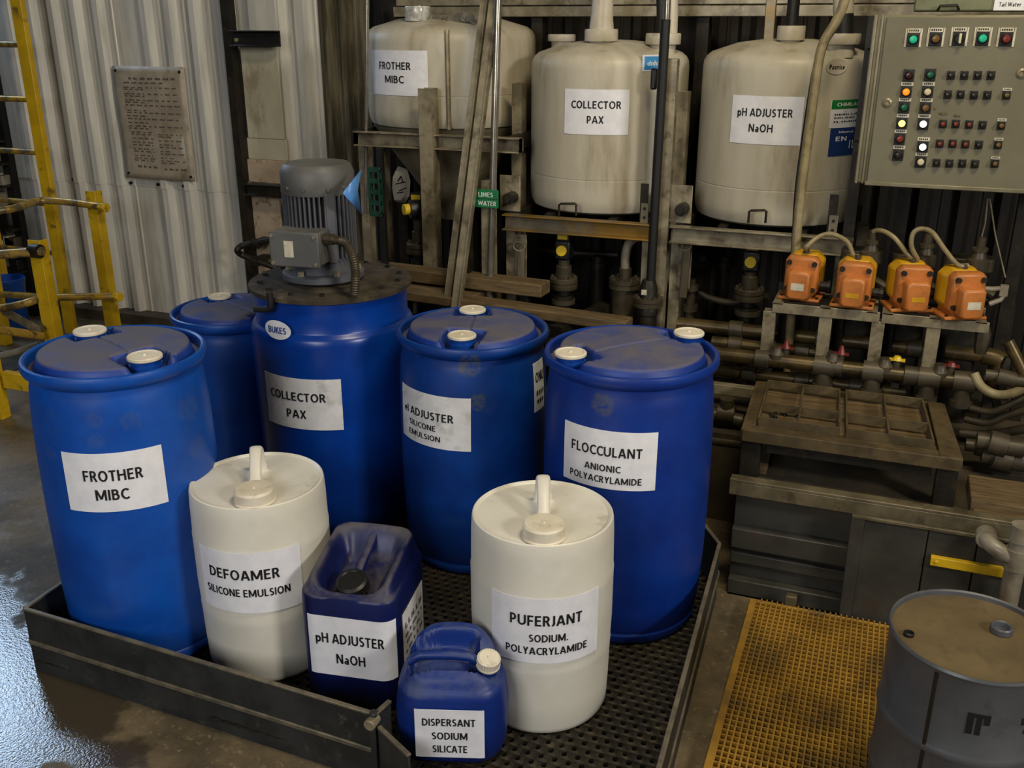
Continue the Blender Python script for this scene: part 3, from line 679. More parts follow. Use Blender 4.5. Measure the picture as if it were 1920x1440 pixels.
# bent pipe left of the motor
V5 = 5.13
pp = [PV(x, y, V5-d) for x, y, d in ((560, 440, 0), (520, 447, .02), (480, 455, .04), (456, 460, .06), (445, 468, .1), (452, 477, .06), (480, 488, .04), (514, 501, .02), (524, 508, 0))]
bp_ = solo('bent_pipe', MB().tube(curve(pp, 6), .020, 12), M_DSTEEL, 'thin dark pipe bent in a U left of the grey motor', 'pipe')
for q in (pp[2], pp[6]): part('pipe_clamp', MB().cyl(q-Vector((.025, 0, 0)), q+Vector((.025, 0, -.01)), .03, 12).cbox((q.x, V5+.03, q.z), .05, .09, .03), M_DSTEEL, bp_)

# ================================================================== WHITE BARRELS
def barrel(label, cu, cv, R, zt, cap, corners, lines, hang, labm=M_PAPER, ink=None):
    h = zt-ZM; d = thing('white_barrel', label, 'barrel', (cu, cv, ZM), 0, 'white plastic barrels')
    prof = [(0, 0), (.93*R, 0), (.965*R, .006), (.985*R, .02), (1.0*R, .10), (1.012*R, .21), (1.018*R, .222), (1.012*R, .234), (1.025*R, .30), (1.025*R, .45), (1.028*R, .462), (1.018*R, .475), (1.01*R, h-.05), (1.0*R, h-.012), (.99*R, h-.003), (.972*R, h), (.95*R, h-.002), (.92*R, h-.007), (0, h-.005)]
    part('body', MB().lathe(prof, n=80), M_WHITE, d, True)
    c = Vector((cap.x-cu, cap.y-cv, h-.006))
    part('cap', MB().lathe([(.052, 0), (.062, .001), (.063, .006), (.059, .008), (.059, .036), (.054, .042), (.044, .043), (.006, .042), (.004, .045), (0, .045)], c, 44), M_CAP, d, True, bevel=0)
    dr = Vector((cos(hang), sin(hang), 0)); s0 = Vector((c.x, c.y, 0))
    side = Vector((-dr.y, dr.x, 0))
    P = [(.052, -.004), (.062, .012), (.085, .03), (.115, .052), (.15, .072), (.178, .08), (.196, .07), (.204, .045), (.208, .015), (.21, -.006)]
    W = [.020, .019, .018, .018, .019, .02, .022, .024, .028, .034]
    pts = curve([s0+dr*a+Vector((0, 0, h+b)) for a, b in P], 3)
    mb = MB(); m = len(pts); nn = 12; vs = []; fs = []
    for i, p in enumerate(pts):
        t = (pts[min(i+1, m-1)]-pts[max(i-1, 0)]).normalized(); nb = side.cross(t); wv = W[min(i//3, 9)]
        for k in range(nn):
            a = 2*pi*k/nn; ca, sa = cos(a), sin(a)
            vs.append(p+side*wv*math.copysign(abs(ca)**.6, ca)+nb*.012*math.copysign(abs(sa)**.6, sa))
    for i in range(m-1):
        for k in range(nn): fs.append((i*nn+k, i*nn+(k+1) % nn, (i+1)*nn+(k+1) % nn, (i+1)*nn+k))
    fs += [tuple(range(nn)), tuple(range((m-1)*nn, m*nn))]
    part('handle', mb.add(vs, fs), M_WHITE, d, True, ang=60)
    th, z, wd, ht = label_px(cu, cv, ZM, 1.02*R, corners)
    label_on(d, cylmap(th, z, 1.028*R), wd, ht, lines, labm, ink, nu=20)
    return d
R = .205; cu, cv = cylR(350, 608, 897, R); zt = zat(cu, cv, 897)
barrel('white barrel labelled DEFOAMER beside the FROTHER drum', cu, cv, R, zt, S(476, 918, zt+.03), [(379, 1024), (562, 1012), (568, 1118), (386, 1134)],
       [('DEFOAMER', .46, .36, .66, .165), ('SILICONE EMULSION', .475, .66, .80, .125)], atan2(S(487, 838, zt).y-S(476, 918, zt).y, S(487, 838, zt).x-S(476, 918, zt).x))
R = .205; cu, cv = cylR(884, 1152, 955, R); zt = zat(cu, cv, 957)
bw = barrel('white barrel labelled PUFERJANT in front of the FLOCCULANT drum', cu, cv, R, zt, S(1020, 983, zt+.03), [(922, 1100), (1121, 1100), (1119, 1217), (924, 1219)],
       [('PUFERJANT', .50, .33, .62, .16), ('SODIUM.', .52, .60, .33, .115), ('POLYACRYLAMIDE', .51, .80, .72, .115)], atan2(S(1017, 895, zt).y-S(1020, 983, zt).y, S(1017, 895, zt).x-S(1020, 983, zt).x))

# ================================================================== JERRYCANS
def rrect(hw, hd, r, n=9):
    pts = []
    for cx, cy, a0 in ((hw-r, -hd+r, -pi/2), (hw-r, hd-r, 0), (-hw+r, hd-r, pi/2), (-hw+r, -hd+r, pi)):
        for k in range(n):
            a = a0+pi/2*k/(n-1); pts.append((cx+r*cos(a), cy+r*sin(a)))
    out = []
    for i in range(len(pts)):                # extra points on the straight sides
        x0, y0 = pts[i]; x1, y1 = pts[(i+1) % len(pts)]
        m = max(1, int(hypot(x1-x0, y1-y0)/.03))
        out += [(x0+(x1-x0)*k/m, y0+(y1-y0)*k/m) for k in range(m)]
    return out
def canbody(layers, topz, rings=26):
    """layers of (z, half width, half depth, corner radius), closed by a top surface topz(x, y, s)"""
    mb = MB(); vs = []; fs = []; base = rrect(*layers[0][1:]); n = len(base)
    hw0, hd0, r0 = layers[-1][1:]
    for z, hw, hd, r in layers:
        q = rrect(hw0, hd0, r0)
        vs += [Vector((x*hw/hw0, y*hd/hd0, z)) for x, y in q]
    n = len(rrect(hw0, hd0, r0)); m = len(layers)
    for i in range(m-1):
        for k in range(n): fs.append((i*n+k, i*n+(k+1) % n, (i+1)*n+(k+1) % n, (i+1)*n+k))
    fs.append(tuple(range(n-1, -1, -1)))
    q = rrect(hw0, hd0, r0); base = (m-1)*n
    for i in range(1, rings):
        s = 1-i/rings
        for x, y in q: vs.append(Vector((x*s, y*s, topz(x*s, y*s, s))))
        for k in range(n):
            fs.append((base+(i-1)*n+k, base+(i-1)*n+(k+1) % n, base+i*n+(k+1) % n, base+i*n+k))
    vs.append(Vector((0, 0, topz(0, 0, 0)))); c = len(vs)-1; last = base+(rings-1)*n
    for k in range(n): fs.append((last+k, last+(k+1) % n, c))
    return mb.add(vs, fs)
# tall navy can
pl, pr = S(590, 1318, ZM), S(742, 1343, ZM)
fw = (pr-pl).normalized(); yaw = atan2(fw.y, fw.x)+.03
HW, HD = .147, .165
cen = (pl+pr)/2+Vector((-sin(yaw), cos(yaw), 0))*HD+Vector((-.012, 0, 0))
can = thing('jerrycan', 'tall navy jerrycan labelled pH ADJUSTER with a black screw cap', 'jerrycan', (cen.x, cen.y, ZM), yaw)
zs = zat(*(cen-Vector((-sin(yaw), cos(yaw), 0))*HD).xy, 1125)-ZM
def tz(x, y, s):
    u_, v_ = x/HW, y/HD
    rise = .045*smooth(-1.0, .95, v_)
    edge = .045*smooth(1.0, .80, s)
    bowl = -.085*smooth(.84, .40, abs(u_))*smooth(.80, .35, v_)*smooth(-1.0, -.62, v_)
    return zs+rise*smooth(1, .85, s)+edge+bowl+.012*sin(4*u_+2*v_)*smooth(.9, .5, s)
part('body', canbody([(0, .85*HW, .86*HD, .05), (.006, .95*HW, .95*HD, .05), (.02, HW, HD, .05), (.15, HW*1.005, HD*1.005, .05), (zs-.06, HW*1.01, HD*1.01, .05), (zs-.01, HW, HD, .05), (zs, HW*.99, HD*.99, .05)], tz), M_NAVY, can, True, ang=70)
cy_ = -.085; cz = tz(0, cy_, .55)+.026
def ring_ridges(r, z0, z1, n=28, c=(0, 0, 0)):
    mb = MB(); vs = []; fs = []
    for z in (z0, z1):
        for k in range(2*n):
            rr = r+(.0022 if k % 2 else 0); a = pi*k/n; vs.append(Vector((c[0]+rr*cos(a), c[1]+rr*sin(a), c[2]+z)))
    m = 2*n
    for k in range(m): fs.append((k, (k+1) % m, m+(k+1) % m, m+k))
    fs.append(tuple(range(m, 2*m))); return mb.add(vs, fs)
tilt = Matrix.Translation((0, cy_, cz)) @ Matrix.Rotation(.32, 4, 'X')
cp = ring_ridges(.046, .016, .042); cp.lathe([(.040, -.05), (.040, .010), (.050, .010), (.050, .016)], n=36); cp.lathe([(.046, .042), (.037, .047), (.034, .043), (.008, .043), (0, .044)], n=36)
cp.v = [tilt @ p for p in cp.v]; part('cap', cp, M_BLACK, can, True, label='black ridged screw cap')
hp = [(0, -.055, tz(0, -.05, .3)-.005), (0, -.03, tz(0, -.03, 0)+.04), (0, .02, zs+.035), (0, .075, zs+.05), (0, .135, tz(0, .14, .85)-.012)]
part('handle', MB().tube(curve(hp, 6), [.0135]*25, 12), M_NAVY, can, True)
fc = PVc = None
def can_plane(px, py, c0, yaw_, dist):      # pixel -> local x, z on the can's front plane
    n = Vector((sin(yaw_), -cos(yaw_), 0)); o = c0+n*dist; d = ray(px, py); o2 = Vector((o.x, o.y, 0))
    t = (o2.x*n.x+o2.y*n.y)/(d.x*n.x+d.y*n.y); p = Vector((d.x*t, d.y*t, HC+d.z*t))-Vector((c0.x, c0.y, 0))
    return p.x*cos(yaw_)+p.y*sin(yaw_), p.z-c0.z
q = [can_plane(x, y, Vector((cen.x, cen.y, ZM)), yaw, HD) for x, y in ((577, 1155), (760, 1168), (756, 1275), (584, 1265))]
x0, x1 = max((q[0][0]+q[3][0])/2, -HW*.985), min((q[1][0]+q[2][0])/2, HW*.985); z1, z0 = (q[0][1]+q[1][1])/2, (q[2][1]+q[3][1])/2
def canmap(hw, hd, r, xc, zc):
    def f(x, y, l):
        X = xc+x; dx = abs(X)-(hw-r); back = 0
        if dx > 0: back = r-sqrt(max(r*r-min(dx, r*.98)**2, 0))
        return Vector((X, -hd+back-l, zc+y))
    return f
label_on(can, canmap(HW*1.01, HD*1.01, .05, (x0+x1)/2, (z0+z1)/2), x1-x0, z1-z0, [('pH ADJUSTER', .49, .36, .80, .165), ('NaOH', .49, .70, .34, .165)], nu=26)
label_on(can, planemap((HW*1.012, .01, .2), (0, 1, 0), (0, 0, 1)), .2, .2, [('LLILLII', .5, .25, .8, .1), ('ILLIILLI', .5, .42, .8, .06), ('IILLIL', .5, .55, .7, .06), ('LILLLII', .5, .7, .8, .06)], M_PAPERDIRT, M_INKGREY, nu=2, nv=2, lab='smudged white side label')

# small blue can in front
pl, pr = S(742, 1436, ZM), S(948, 1438, ZM)
fw = pr-pl; yaw = atan2(fw.y, fw.x)-.03; HW, HD = fw.length/2*1.0, .105
cen = (pl+pr)/2+Vector((-sin(yaw), cos(yaw), 0))*(HD-.01)
sm = thing('jerrycan', 'small blue jerrycan labelled DISPERSANT at the front corner of the tray', 'jerrycan', (cen.x, cen.y, ZM), yaw)
zs = zat(*(cen-Vector((-sin(yaw), cos(yaw), 0))*HD).xy, 1305)-ZM
def tz2(x, y, s):
    u_, v_ = x/HW, y/HD
    dome = .100*smooth(-1.2, .35, v_)*(1-abs(u_)**2.7)
    rec = -.060*smooth(.64, .54, abs(u_+.12))*smooth(-.56, -.46, v_)*smooth(.50, .34, v_)
    capw = -.022*smooth(.34, .22, hypot(u_-.66, (v_+.2)*.8))
    return zs+(dome+rec+capw)*smooth(1.0, .8, s)+.012*smooth(1, .85, s)
part('body', canbody([(0, .72*HW, .70*HD, .075), (.005, .82*HW, .80*HD, .075), (.02, .92*HW, .90*HD, .075), (.05, .985*HW, .97*HD, .075), (.09, 1.01*HW, 1.01*HD, .075), (.16, HW*1.02, HD*1.03, .075), (zs-.06, HW*1.0, HD*1.0, .075), (zs-.025, HW*.97, HD*.97, .075), (zs, HW*.92, HD*.92, .075)], tz2, 34), M_CANBLUE, sm, True, ang=70)
hx0, hx1 = -.62*HW, .38*HW; yb = -.02; hzv = zs+.068
hp = [(hx0-.02, yb, hzv-.022), (hx0+.005, yb, hzv-.004), (hx0+.03, yb, hzv), (0, yb, hzv+.002), (hx1-.03, yb, hzv), (hx1-.005, yb, hzv-.004), (hx1+.02, yb, hzv-.024)]
part('handle', MB().tube(curve(hp, 5), .0135, 12), M_CANBLUE, sm, True)
cc = Vector((.66*HW, -.022, tz2(.66*HW, -.022, .66)))
tilt = Matrix.Translation(cc) @ Matrix.Rotation(.25, 4, 'X') @ Matrix.Rotation(.12, 4, 'Y')
part('neck', MB().lathe([(.029, -.02), (.029, .014), (0, .014)], n=28, M=tilt), M_CANBLUE, sm, True)
cp = ring_ridges(.031, .012, .036, 30); cp.lathe([(.034, .008), (.034, .013)], n=36); cp.lathe([(.031, .036), (.027, .040), (.02, .0405), (.006, .039), (.004, .043), (0, .043)], n=36)
cp.v = [tilt @ p for p in cp.v]; part('cap', cp, M_CAP, sm, True, label='cream ridged screw cap')
q = [can_plane(x, y, Vector((cen.x, cen.y, ZM)), yaw, HD) for x, y in ((777, 1331), (908, 1328), (909, 1417), (780, 1419))]
x0, x1 = (q[0][0]+q[3][0])/2, (q[1][0]+q[2][0])/2; z1, z0 = (q[0][1]+q[1][1])/2, (q[2][1]+q[3][1])/2
label_on(sm, canmap(HW*1.02, HD*1.032, .075, (x0+x1)/2, (z0+z1)/2), x1-x0, z1-z0, [('DISPERSANT', .49, .255, .76, .15), ('SODIUM', .50, .54, .51, .15), ('SILICATE', .50, .815, .50, .15)], nu=16)

# ================================================================== GREY STEEL DRUM, GRATING
R = .2; cu, cv = cylR(1660, 2010, 1190, R); zt = zat(cu, cv, 1186)
gd = thing('steel_drum', 'grey steel drum with a muddy top standing on the floor beside the yellow grating', 'drum', (cu, cv, 0))
h = zt; zr = h*.60
part('body', MB().lathe([(0, .004), (.94*R, .004), (.985*R, 0), (R, .006), (.985*R, .016), (.97*R, .022), (.97*R, .3*h-.016), (.985*R, .3*h-.01), (1.0*R, .3*h), (.985*R, .3*h+.01), (.97*R, .3*h+.016),
    (.97*R, zr-.018), (.985*R, zr-.011), (1.002*R, zr), (.985*R, zr+.011), (.97*R, zr+.018), (.97*R, h-.02), (.985*R, h-.014), (R, h-.007), (.985*R, h), (.955*R, h-.003), (.95*R, h-.016)], n=80), M_DRUMST, gd, True)
part('lid', MB().lathe([(.955*R, h-.020), (.955*R, h-.014), (.9*R, h-.013), (0, h-.010)], n=72), M_DRUMTOP, gd, True)
p = S(1878, 1178, h); q = Vector((p.x-cu, p.y-cv, h-.013))
part('bung_opening', MB().lathe([(.020, .0), (.020, .004), (.0265, .004), (.0265, .018), (.0235, .021), (.019, .019), (.017, .006), (0, .005)], q, 32), M_DRUMST, gd, True, label='raised grey threaded bung')
p = S(1705, 1183, h); q = Vector((p.x-cu, p.y-cv, h-.013))
part('vent_opening', MB().lathe([(.013, 0), (.013, .008), (.010, .010), (.009, .002), (0, .001)], q, 24), M_BLACKST, gd, True, label='small dark vent hole')
a, _ = cylhit(1750, 1290, cu, cv, R)
part('seam', MB().bar((.974*R*cos(a), .974*R*sin(a), .03), (.974*R*cos(a), .974*R*sin(a), h-.02), .009, .006, up=(cos(a), sin(a), 0)), M_DSTEEL, gd, True)
th, z, wd, ht = label_px(cu, cv, 0, R, [(1812, 1338), (1856, 1344), (1856, 1384), (1812, 1378)])
f = cylmap(th, z, .972*R)
mb = MB()
for x0, x1, y0, y1 in ((-.5, -.2, -.5, .35), (-.1, .15, -.5, .5), (-.5, .5, .32, .5), (.22, .5, .02, .4), (2.0, 2.35, .0, .28), (2.0, 3.2, .2, .34), (2.3, 3.1, -.35, -.12), (2.2, 2.5, -.45, -.25), (3.4, 4.2, -.5, .35)):
    n = 8; vs = []
    for j in (0, 1):
        for i in range(n+1): vs.append(f((x0+(x1-x0)*i/n)*wd, (y0+(y1-y0)*j)*ht, .001))
    mb.add(vs, [(i, i+1, n+2+i, n+1+i) for i in range(n)])
part('stencil_marking', mb, M_INK, gd, True, kind='stuff', label='broken black stencilled letters')

g0, g1 = S(1400, 1132, 0), S(1650, 1188, 0)
gl, gr_, gb, gf = -.285, .215, 3.155, 1.75
gt = thing('floor_grating', 'yellow moulded grating on the floor left of the grey steel drum', 'grating', ((gl+gr_)/2, (gb+gf)/2, 0))
zg = .038
for x, wv in ((gl+.012, .024),): part('edge_rail', MB().box(x-wv/2, x+wv/2, gf, gb, .002, zg+.001), M_GRATE, gt, bevel=.002)
part('edge_rail', MB().box(gr_-.008, gr_+.006, gf, 2.75, .002, zg+.05), M_GRATE, gt, bevel=.002)
part('edge_rail', MB().box(gl+.024, .33, gb-.007, gb, .002, zg), M_GRATE, gt, bevel=.002)
part('lug', MB().box(-.165, -.125, gb, gb+.03, .002, .075), M_LIP, gt, bevel=.003)
n = 25
for i in range(n):
    x = gl+.04+(gr_-.02-gl-.04)*i/(n-1)
    part('bar', MB().box(x-.0024, x+.0024, gf, gb+.012, .008, zg), M_GRATE, gt)
for i in range(5):
    x = gr_+.004+i*.0195; part('bar', MB().box(x-.0024, x+.0024, 2.75, gb+.012, .008, zg), M_GRATE, gt)
n = 58
for j in range(n):
    y = gf+.02+(gb-gf-.03)*j/(n-1)
    part('cross_bar', MB().box(gl+.02, (.30 if y > 2.76 else gr_-.012), y-.0022, y+.0022, .012, zg-.002), M_GRATE, gt)
part('sump_plate', MB().box(gl, .31, gf, gb, .0005, .003), M_BLACKST, gt)

# ================================================================== BENCH ON THE RIGHT (front face) AND FRAME ON TOP
ZB = .478
bench = thing('steel_bench_front', 'long dark steel bench front with a flat lip behind the yellow grating', 'bench', (.5, 3.2, 0))
part('top_lip', MB().box(-.40, 1.6, 3.2, 3.245, ZB-.012, ZB).box(-.40, 1.6, 3.2, 3.208, ZB-.062, ZB-.010), M_LIP, bench, bevel=.003)
um = PV(1600, 1000, 3.2).x
def zb_(py, px=1450, v=3.235): return PV(px, py, v).z
part('back_plate', MB().box(-.38, um+.02, 3.27, 3.285, 0, ZB-.04), M_BENCH, bench)
for y0, y1, v, m in ((1003, 1040, 3.225, M_BENCH), (1048, 1068, 3.24, M_BENCH), (1100, 1128, 3.225, M_BENCH)):
    za, zb2 = PV(1450, y0, v).z, PV(1450, y1, v).z
    part('ledge', MB().box(-.38, um, v, 3.28, zb2, za), m, bench, bevel=.004)
part('kick_plate', MB().box(-.38, um, 3.215, 3.27, 0, PV(1450, 1135, 3.215).z), M_BENCH, bench, bevel=.003)
ue, u3 = PV(1735, 1030, 3.19).x, PV(1836, 1000, 3.19).x
part('cover_panel', MB().box(um-.004, ue-.002, 3.178, 3.2, 0, ZB-.055), M_BENCH, bench, bevel=.003)
part('cover_panel', MB().box(ue+.002, u3-.002, 3.18, 3.2, 0, ZB-.055), M_BENCH, bench, bevel=.003)
part('cover_panel', MB().box(u3+.002, 1.6, 3.18, 3.2, 0, ZB-.055), M_BENCH, bench, bevel=.003)
part('panel_flange', MB().box(um-.012, um+.03, 3.168, 3.178, 0, ZB-.05), M_BENCH, bench, bevel=.002)
part('panel_flange', MB().box(um-.012, 1.6, 3.166, 3.18, ZB-.06, ZB-.048), M_LIP, bench, bevel=.002)
p0, p1 = PV(1745, 1045, 3.17), PV(1888, 1066, 3.17)
ys = solo('yellow_strip', MB().box(p0.x, p1.x+.02, 3.158, 3.179, p0.z-.024, p0.z+.008).cyl((p0.x+.018, 3.16, p0.z-.008), (p0.x+.018, 3.154, p0.z-.008), .007, 8), M_YELLOW, 'flat yellow strip fixed to the bench front behind the grey steel drum', 'strip', bevel=.002)
# grey pvc riser with elbow
pv = thing('pvc_riser', 'grey upright pipe with an elbow into the bench at the right edge', 'pipe', (PV(1905, 1000, 3.1).x, 3.1, 0))
u5 = PV(1916, 1000, 3.1).x; ze = PV(1880, 1045, 3.1).z
part('riser', MB().cyl((u5, 3.1, 0), (u5, 3.1, ZB+.04), .030, 20), M_PVC, pv)
part('collar', MB().cyl((u5, 3.1, ze-.03), (u5, 3.1, ze+.04), .036, 20), M_PVC, pv)
part('top_collar', MB().cyl((u5, 3.1, ZB-.01), (u5, 3.1, ZB+.045), .034, 20), M_PVC, pv)
part('elbow', MB().tube(curve([(u5, 3.1, ze), (u5-.045, 3.1, ze+.018), (u5-.08, 3.125, ze+.03), (u5-.088, 3.18, ze+.032)], 6), .026, 16).cyl((u5-.088, 3.14, ze+.032), (u5-.088, 3.182, ze+.032), .033, 18), M_PVC, pv)

# cell-frame table
fr = thing('tray_table', 'rusty steel table with eight shallow cells on top of the bench', 'table', (-.03, 3.62, ZP))
ta = [(-.39, 3.37), (.345, 3.37), (.30, 3.905), (-.41, 3.905)]; zt = .60
def tp(s, t):                                # 0..1 over the table top
    a = Vector(ta[0]).lerp(Vector(ta[1]), s); b = Vector(ta[3]).lerp(Vector(ta[2]), s); return a.lerp(b, t)
def tb3(s, t, z): p = tp(s, t); return Vector((p.x, p.y, z))
part('deck', MB().prism([tuple(tp(*a)) for a in ((.01, .01), (.99, .01), (.99, .99), (.01, .99))], zt-.03, zt-.022), M_WOOD, fr)
for a, b in (((0, 0), (1, 0)), ((1, 0), (1, 1)), ((1, 1), (0, 1)), ((0, 1), (0, 0))):
    part('edge_angle', MB().bar(tb3(*a, zt-.02), tb3(*b, zt-.02), .012, .045), M_RUST, fr, bevel=.002)
part('top_plate', MB().prism([tuple(tp(*a)) for a in ((.91, 0), (1, 0), (1, 1), (.92, 1))], zt-.006, zt+.004), M_RUST, fr, bevel=.002)
part('top_plate', MB().prism([tuple(tp(*a)) for a in ((0, 0), (.92, 0), (.92, .11), (0, .11))], zt-.010, zt), M_RUST, fr, bevel=.002)
part('top_plate', MB().prism([tuple(tp(*a)) for a in ((0, .11), (.055, .11), (.055, 1), (0, 1))], zt-.008, zt+.002), M_RUST, fr, bevel=.002)
for s0, s1 in ((.065, .455), (.49, .885)):
    fo = part('cell_frame', MB().bar(tb3(s0, .14, zt+.012), tb3(s1, .14, zt+.012), .006, .035), M_RUST, fr, bevel=.001)
    sm_ = (s0+s1)/2
    for a, b in (((s1, .14), (s1, .93)), ((s1, .93), (s0, .93)), ((s0, .93), (s0, .14)), ((sm_, .14), (sm_, .93)), ((s0, .45), (s1, .45))):
        part('divider', MB().bar(tb3(*a, zt+.010), tb3(*b, zt+.010), .007, .034), M_RUST, fo, bevel=.001)
for k in range(26):
    s, t = (random.uniform(.72, .86), random.uniform(.17, .34)) if k < 15 else (random.uniform(.1, .26), random.uniform(.36, .56))
    p = tb3(s, t, zt-.018); r = random.uniform(.005, .011)
    part('lump', MB().lathe([(0, -.6*r), (r, -.2*r), (.8*r, .5*r), (0, .8*r)], p, 6), M_BLACKST, fr)
for s, t, wv in ((.045, .03, .07), (.955, .03, .07), (.045, .95, .05), (.955, .95, .05)):
    p = tp(s, t); part('leg', MB().box(p.x-wv/2, p.x+wv/2, p.y-.004, p.y+.05, ZP, zt-.03), M_DSTEEL, fr, bevel=.003)
part('apron', MB().box(-.30, .26, 3.40, 3.406, zt-.09, zt-.04), M_DSTEEL, fr)
pb = PV(1355, 830, 3.5)
solo('crate_board', MB().box(-.37, -.30+.0, 3.45, 3.75, ZP-.004, ZP+.02), M_WOOD, 'short timber board lying left of the rusty cell table', 'board', bevel=.003)
q = S(1855, 905, .44)
solo('timber_block', MB().box(.40, .60, 3.40, 3.62, ZP-.004, ZP+.045), M_WOOD, 'flat timber block on the bench right of the rusty cell table', 'block', bevel=.004)
solo('timber_block', MB().box(.40, .75, 3.27, 3.33, ZP-.004, ZP+.05), M_WOOD, 'narrow timber block right behind the bench lip near the right edge', 'block', bevel=.004)

# ================================================================== STORAGE TANKS
def tank(label, px0, px1, v, ytop, R=None, zb=1.15, zt=1.86, cone=False, lines=(), corners=(), grp='dirty white storage tanks'):
    cu, cv, R = cylV(px0, px1, 220, v)
    t = thing('storage_tank', label, 'tank', (cu, cv, zb), 0, grp); h = zt-zb
    prof = [(0, .004), (.90*R, 0), (.96*R, .012), (.99*R, .04), (R, .07), (R, .10), (R, .157), (R, .160), (.996*R, .1625), (R, .165), (R, .168), (R, .168+(h-.25)*.4), (R, .168+(h-.25)*.85), (R, h-.05), (.99*R, h-.02), (.96*R, h), (.90*R, h+.018), (.6*R, h+.055), (.3*R, h+.07), (0, h+.074)]
    part('shell', MB().lathe(prof, n=80), M_TANK, t, True)
    if cone: part('cone_bottom', MB().lathe([(.07, -.50), (.08, -.46), (.93*R, -.02), (.95*R, .004), (0, .004)], n=64), mat('cone_steel', (120, 112, 92), (96, 88, 70), 6, .5, .2), t, True)
    if cone:
        a, _ = cylhit(840, 150, cu, cv, R); c_, s_ = R*cos(a), R*sin(a)
        part('seam', MB().tube([(c_*1.004, s_*1.004, .01), (c_*1.004, s_*1.004, h-.03), (c_*.97, s_*.97, h+.004)], .012, 8), M_STEEL, t, True)
    th, z, wd, ht = label_px(cu, cv, zb, R, corners)
    label_on(t, cylmap(th, z, 1.002*R), wd, ht, lines, M_PAPER, nu=20)
    return t, cu, cv, R, h
def fitting(t, cu, cv, zb, px, py, v, r, hh, m=None, pipe=None, name='fill_cap'):
    p = PV(px, py, v); c = (p.x-cu, v-cv, p.z-zb)
    o = part(name, MB().lathe([(r*.75, -.05), (r*.75, 0), (r, .002), (r*1.03, .006), (r*1.03, hh-.006), (r, hh), (r*.7, hh), (0, hh)], c, 32), m or M_TANKCAP, t, True, bevel=0)
    return p, o
ZB2 = 1.145
t2_, c2u, c2v, R2, h2 = tank('dirty white tank labelled COLLECTOR PAX in the middle of the row', 996, 1287, 4.75, 95, zb=ZB2, zt=1.845, lines=[('COLLECTOR', .50, .335, .76, .165), ('PAX', .50, .665, .25, .165)], corners=[(1060, 167), (1181, 167), (1177, 252), (1058, 251)])
t3_, c3u, c3v, R3, h3 = tank('dirty white tank labelled pH ADJUSTER at the right of the row', 1312, 1628, 4.75, 95, zb=ZB2, zt=1.855, lines=[('pH ADJUSTER', .48, .34, .76, .165), ('NaOH', .45, .66, .33, .165)], corners=[(1375, 181), (1508, 178), (1502, 268), (1368, 271)])
t1_, c1u, c1v, R1, h1 = tank('dirty white tank labelled FROTHER MIBC with a cone bottom', 692, 1003, 4.85, 40, zb=1.495, zt=1.955, cone=True, lines=[('FROTHER', .49, .34, .55, .165), ('MIBC', .49, .64, .32, .165)], corners=[(698, 93), (802, 95), (803, 180), (700, 176)])
# fittings on the tanks (parts of them)
p, o = fitting(t2_, c2u, c2v, ZB2, 1127, 78, 4.62, .075, .055)
part('vent_pipe', MB().tube([(p.x-c2u, 4.62-c2v, p.z-ZB2+.05), (p.x-c2u, 4.62-c2v, p.z-ZB2+.10), (p.x-c2u+.004, 4.62-c2v, p.z-ZB2+.25), (p.x-c2u+.01, 4.62-c2v, 2.9-ZB2)], [.058, .052, .045, .042], 24), M_TANKCAP, o, True, label='tall pale vent pipe')
fitting(t2_, c2u, c2v, ZB2, 1243, 84, 4.66, .078, .05)
fitting(t2_, c2u, c2v, ZB2, 1053, 78, 4.95, .068, .035, name='round_hatch')
fitting(t3_, c3u, c3v, ZB2, 1482, 76, 4.6, .058, .06)
fitting(t3_, c3u, c3v, ZB2, 1577, 84, 4.55, .075, .045)
p, o = fitting(t1_, c1u, c1v, 1.495, 784, 40, 4.6, .062, .07, m=mat('clear_cap', (196, 196, 192), (160, 158, 150), 30, .2, dirt=(110, 100, 84), dsc=20, damt=.5))
for tk, cu, cv, px, py, v in ((t2_, c2u, c2v, 1064, 404, 4.36), (t3_, c3u, c3v, 1419, 418, 4.36)):
    a = PV(px-16, py, v-.03); b = PV(px+16, py, v-.03); q = Vector((cu, cv, ZB2)); up = Vector((0, 0, .055))
    part('lifting_handle', MB().tube([a-q, a+up*.9-q, a+up+Vector((.008, 0, 0))-q, b+up-Vector((.008, 0, 0))-q, b+up*.9-q, b-q], .0055, 8), M_DSTEEL, tk, True)
p = PV(1226, 148, 4.40); 
part('black_clip', MB().box(-.012, .016, -.02, .01, -.045, .045, Matrix.Translation((p.x-c2u, p.y-c2v, p.z-ZB2))), M_BLACK, t2_, True, bevel=.008)
def tank_sticker(tk, cu, cv, R, corners, lines, m, ink, name='sticker', lab=None, z0=ZB2):
    th, z, wd, ht = label_px(cu, cv, z0, R, corners); return label_on(tk, cylmap(th, z, 1.003*R), wd, ht, lines, m, ink, nu=10, nv=3, name=name, lab=lab)
M_STBLUE = mat('blue_sticker', (54, 140, 200), rough=.5); M_NAVYST = mat('navy_sticker', (26, 52, 108), rough=.5); M_GRST = mat('green_sticker', (24, 116, 48), rough=.5)
tank_sticker(t2_, c2u, c2v, R2, [(1204, 102), (1246, 103), (1245, 134), (1204, 133)], [], M_PAPER, None, lab='white edged blue sticker')
tank_sticker(t2_, c2u, c2v, R2*1.002, [(1208, 105), (1243, 106), (1242, 131), (1208, 130)], [('dnhif', .5, .5, .7, .38)], M_STBLUE, M_SIGNWHITE, lab='blue brand sticker')
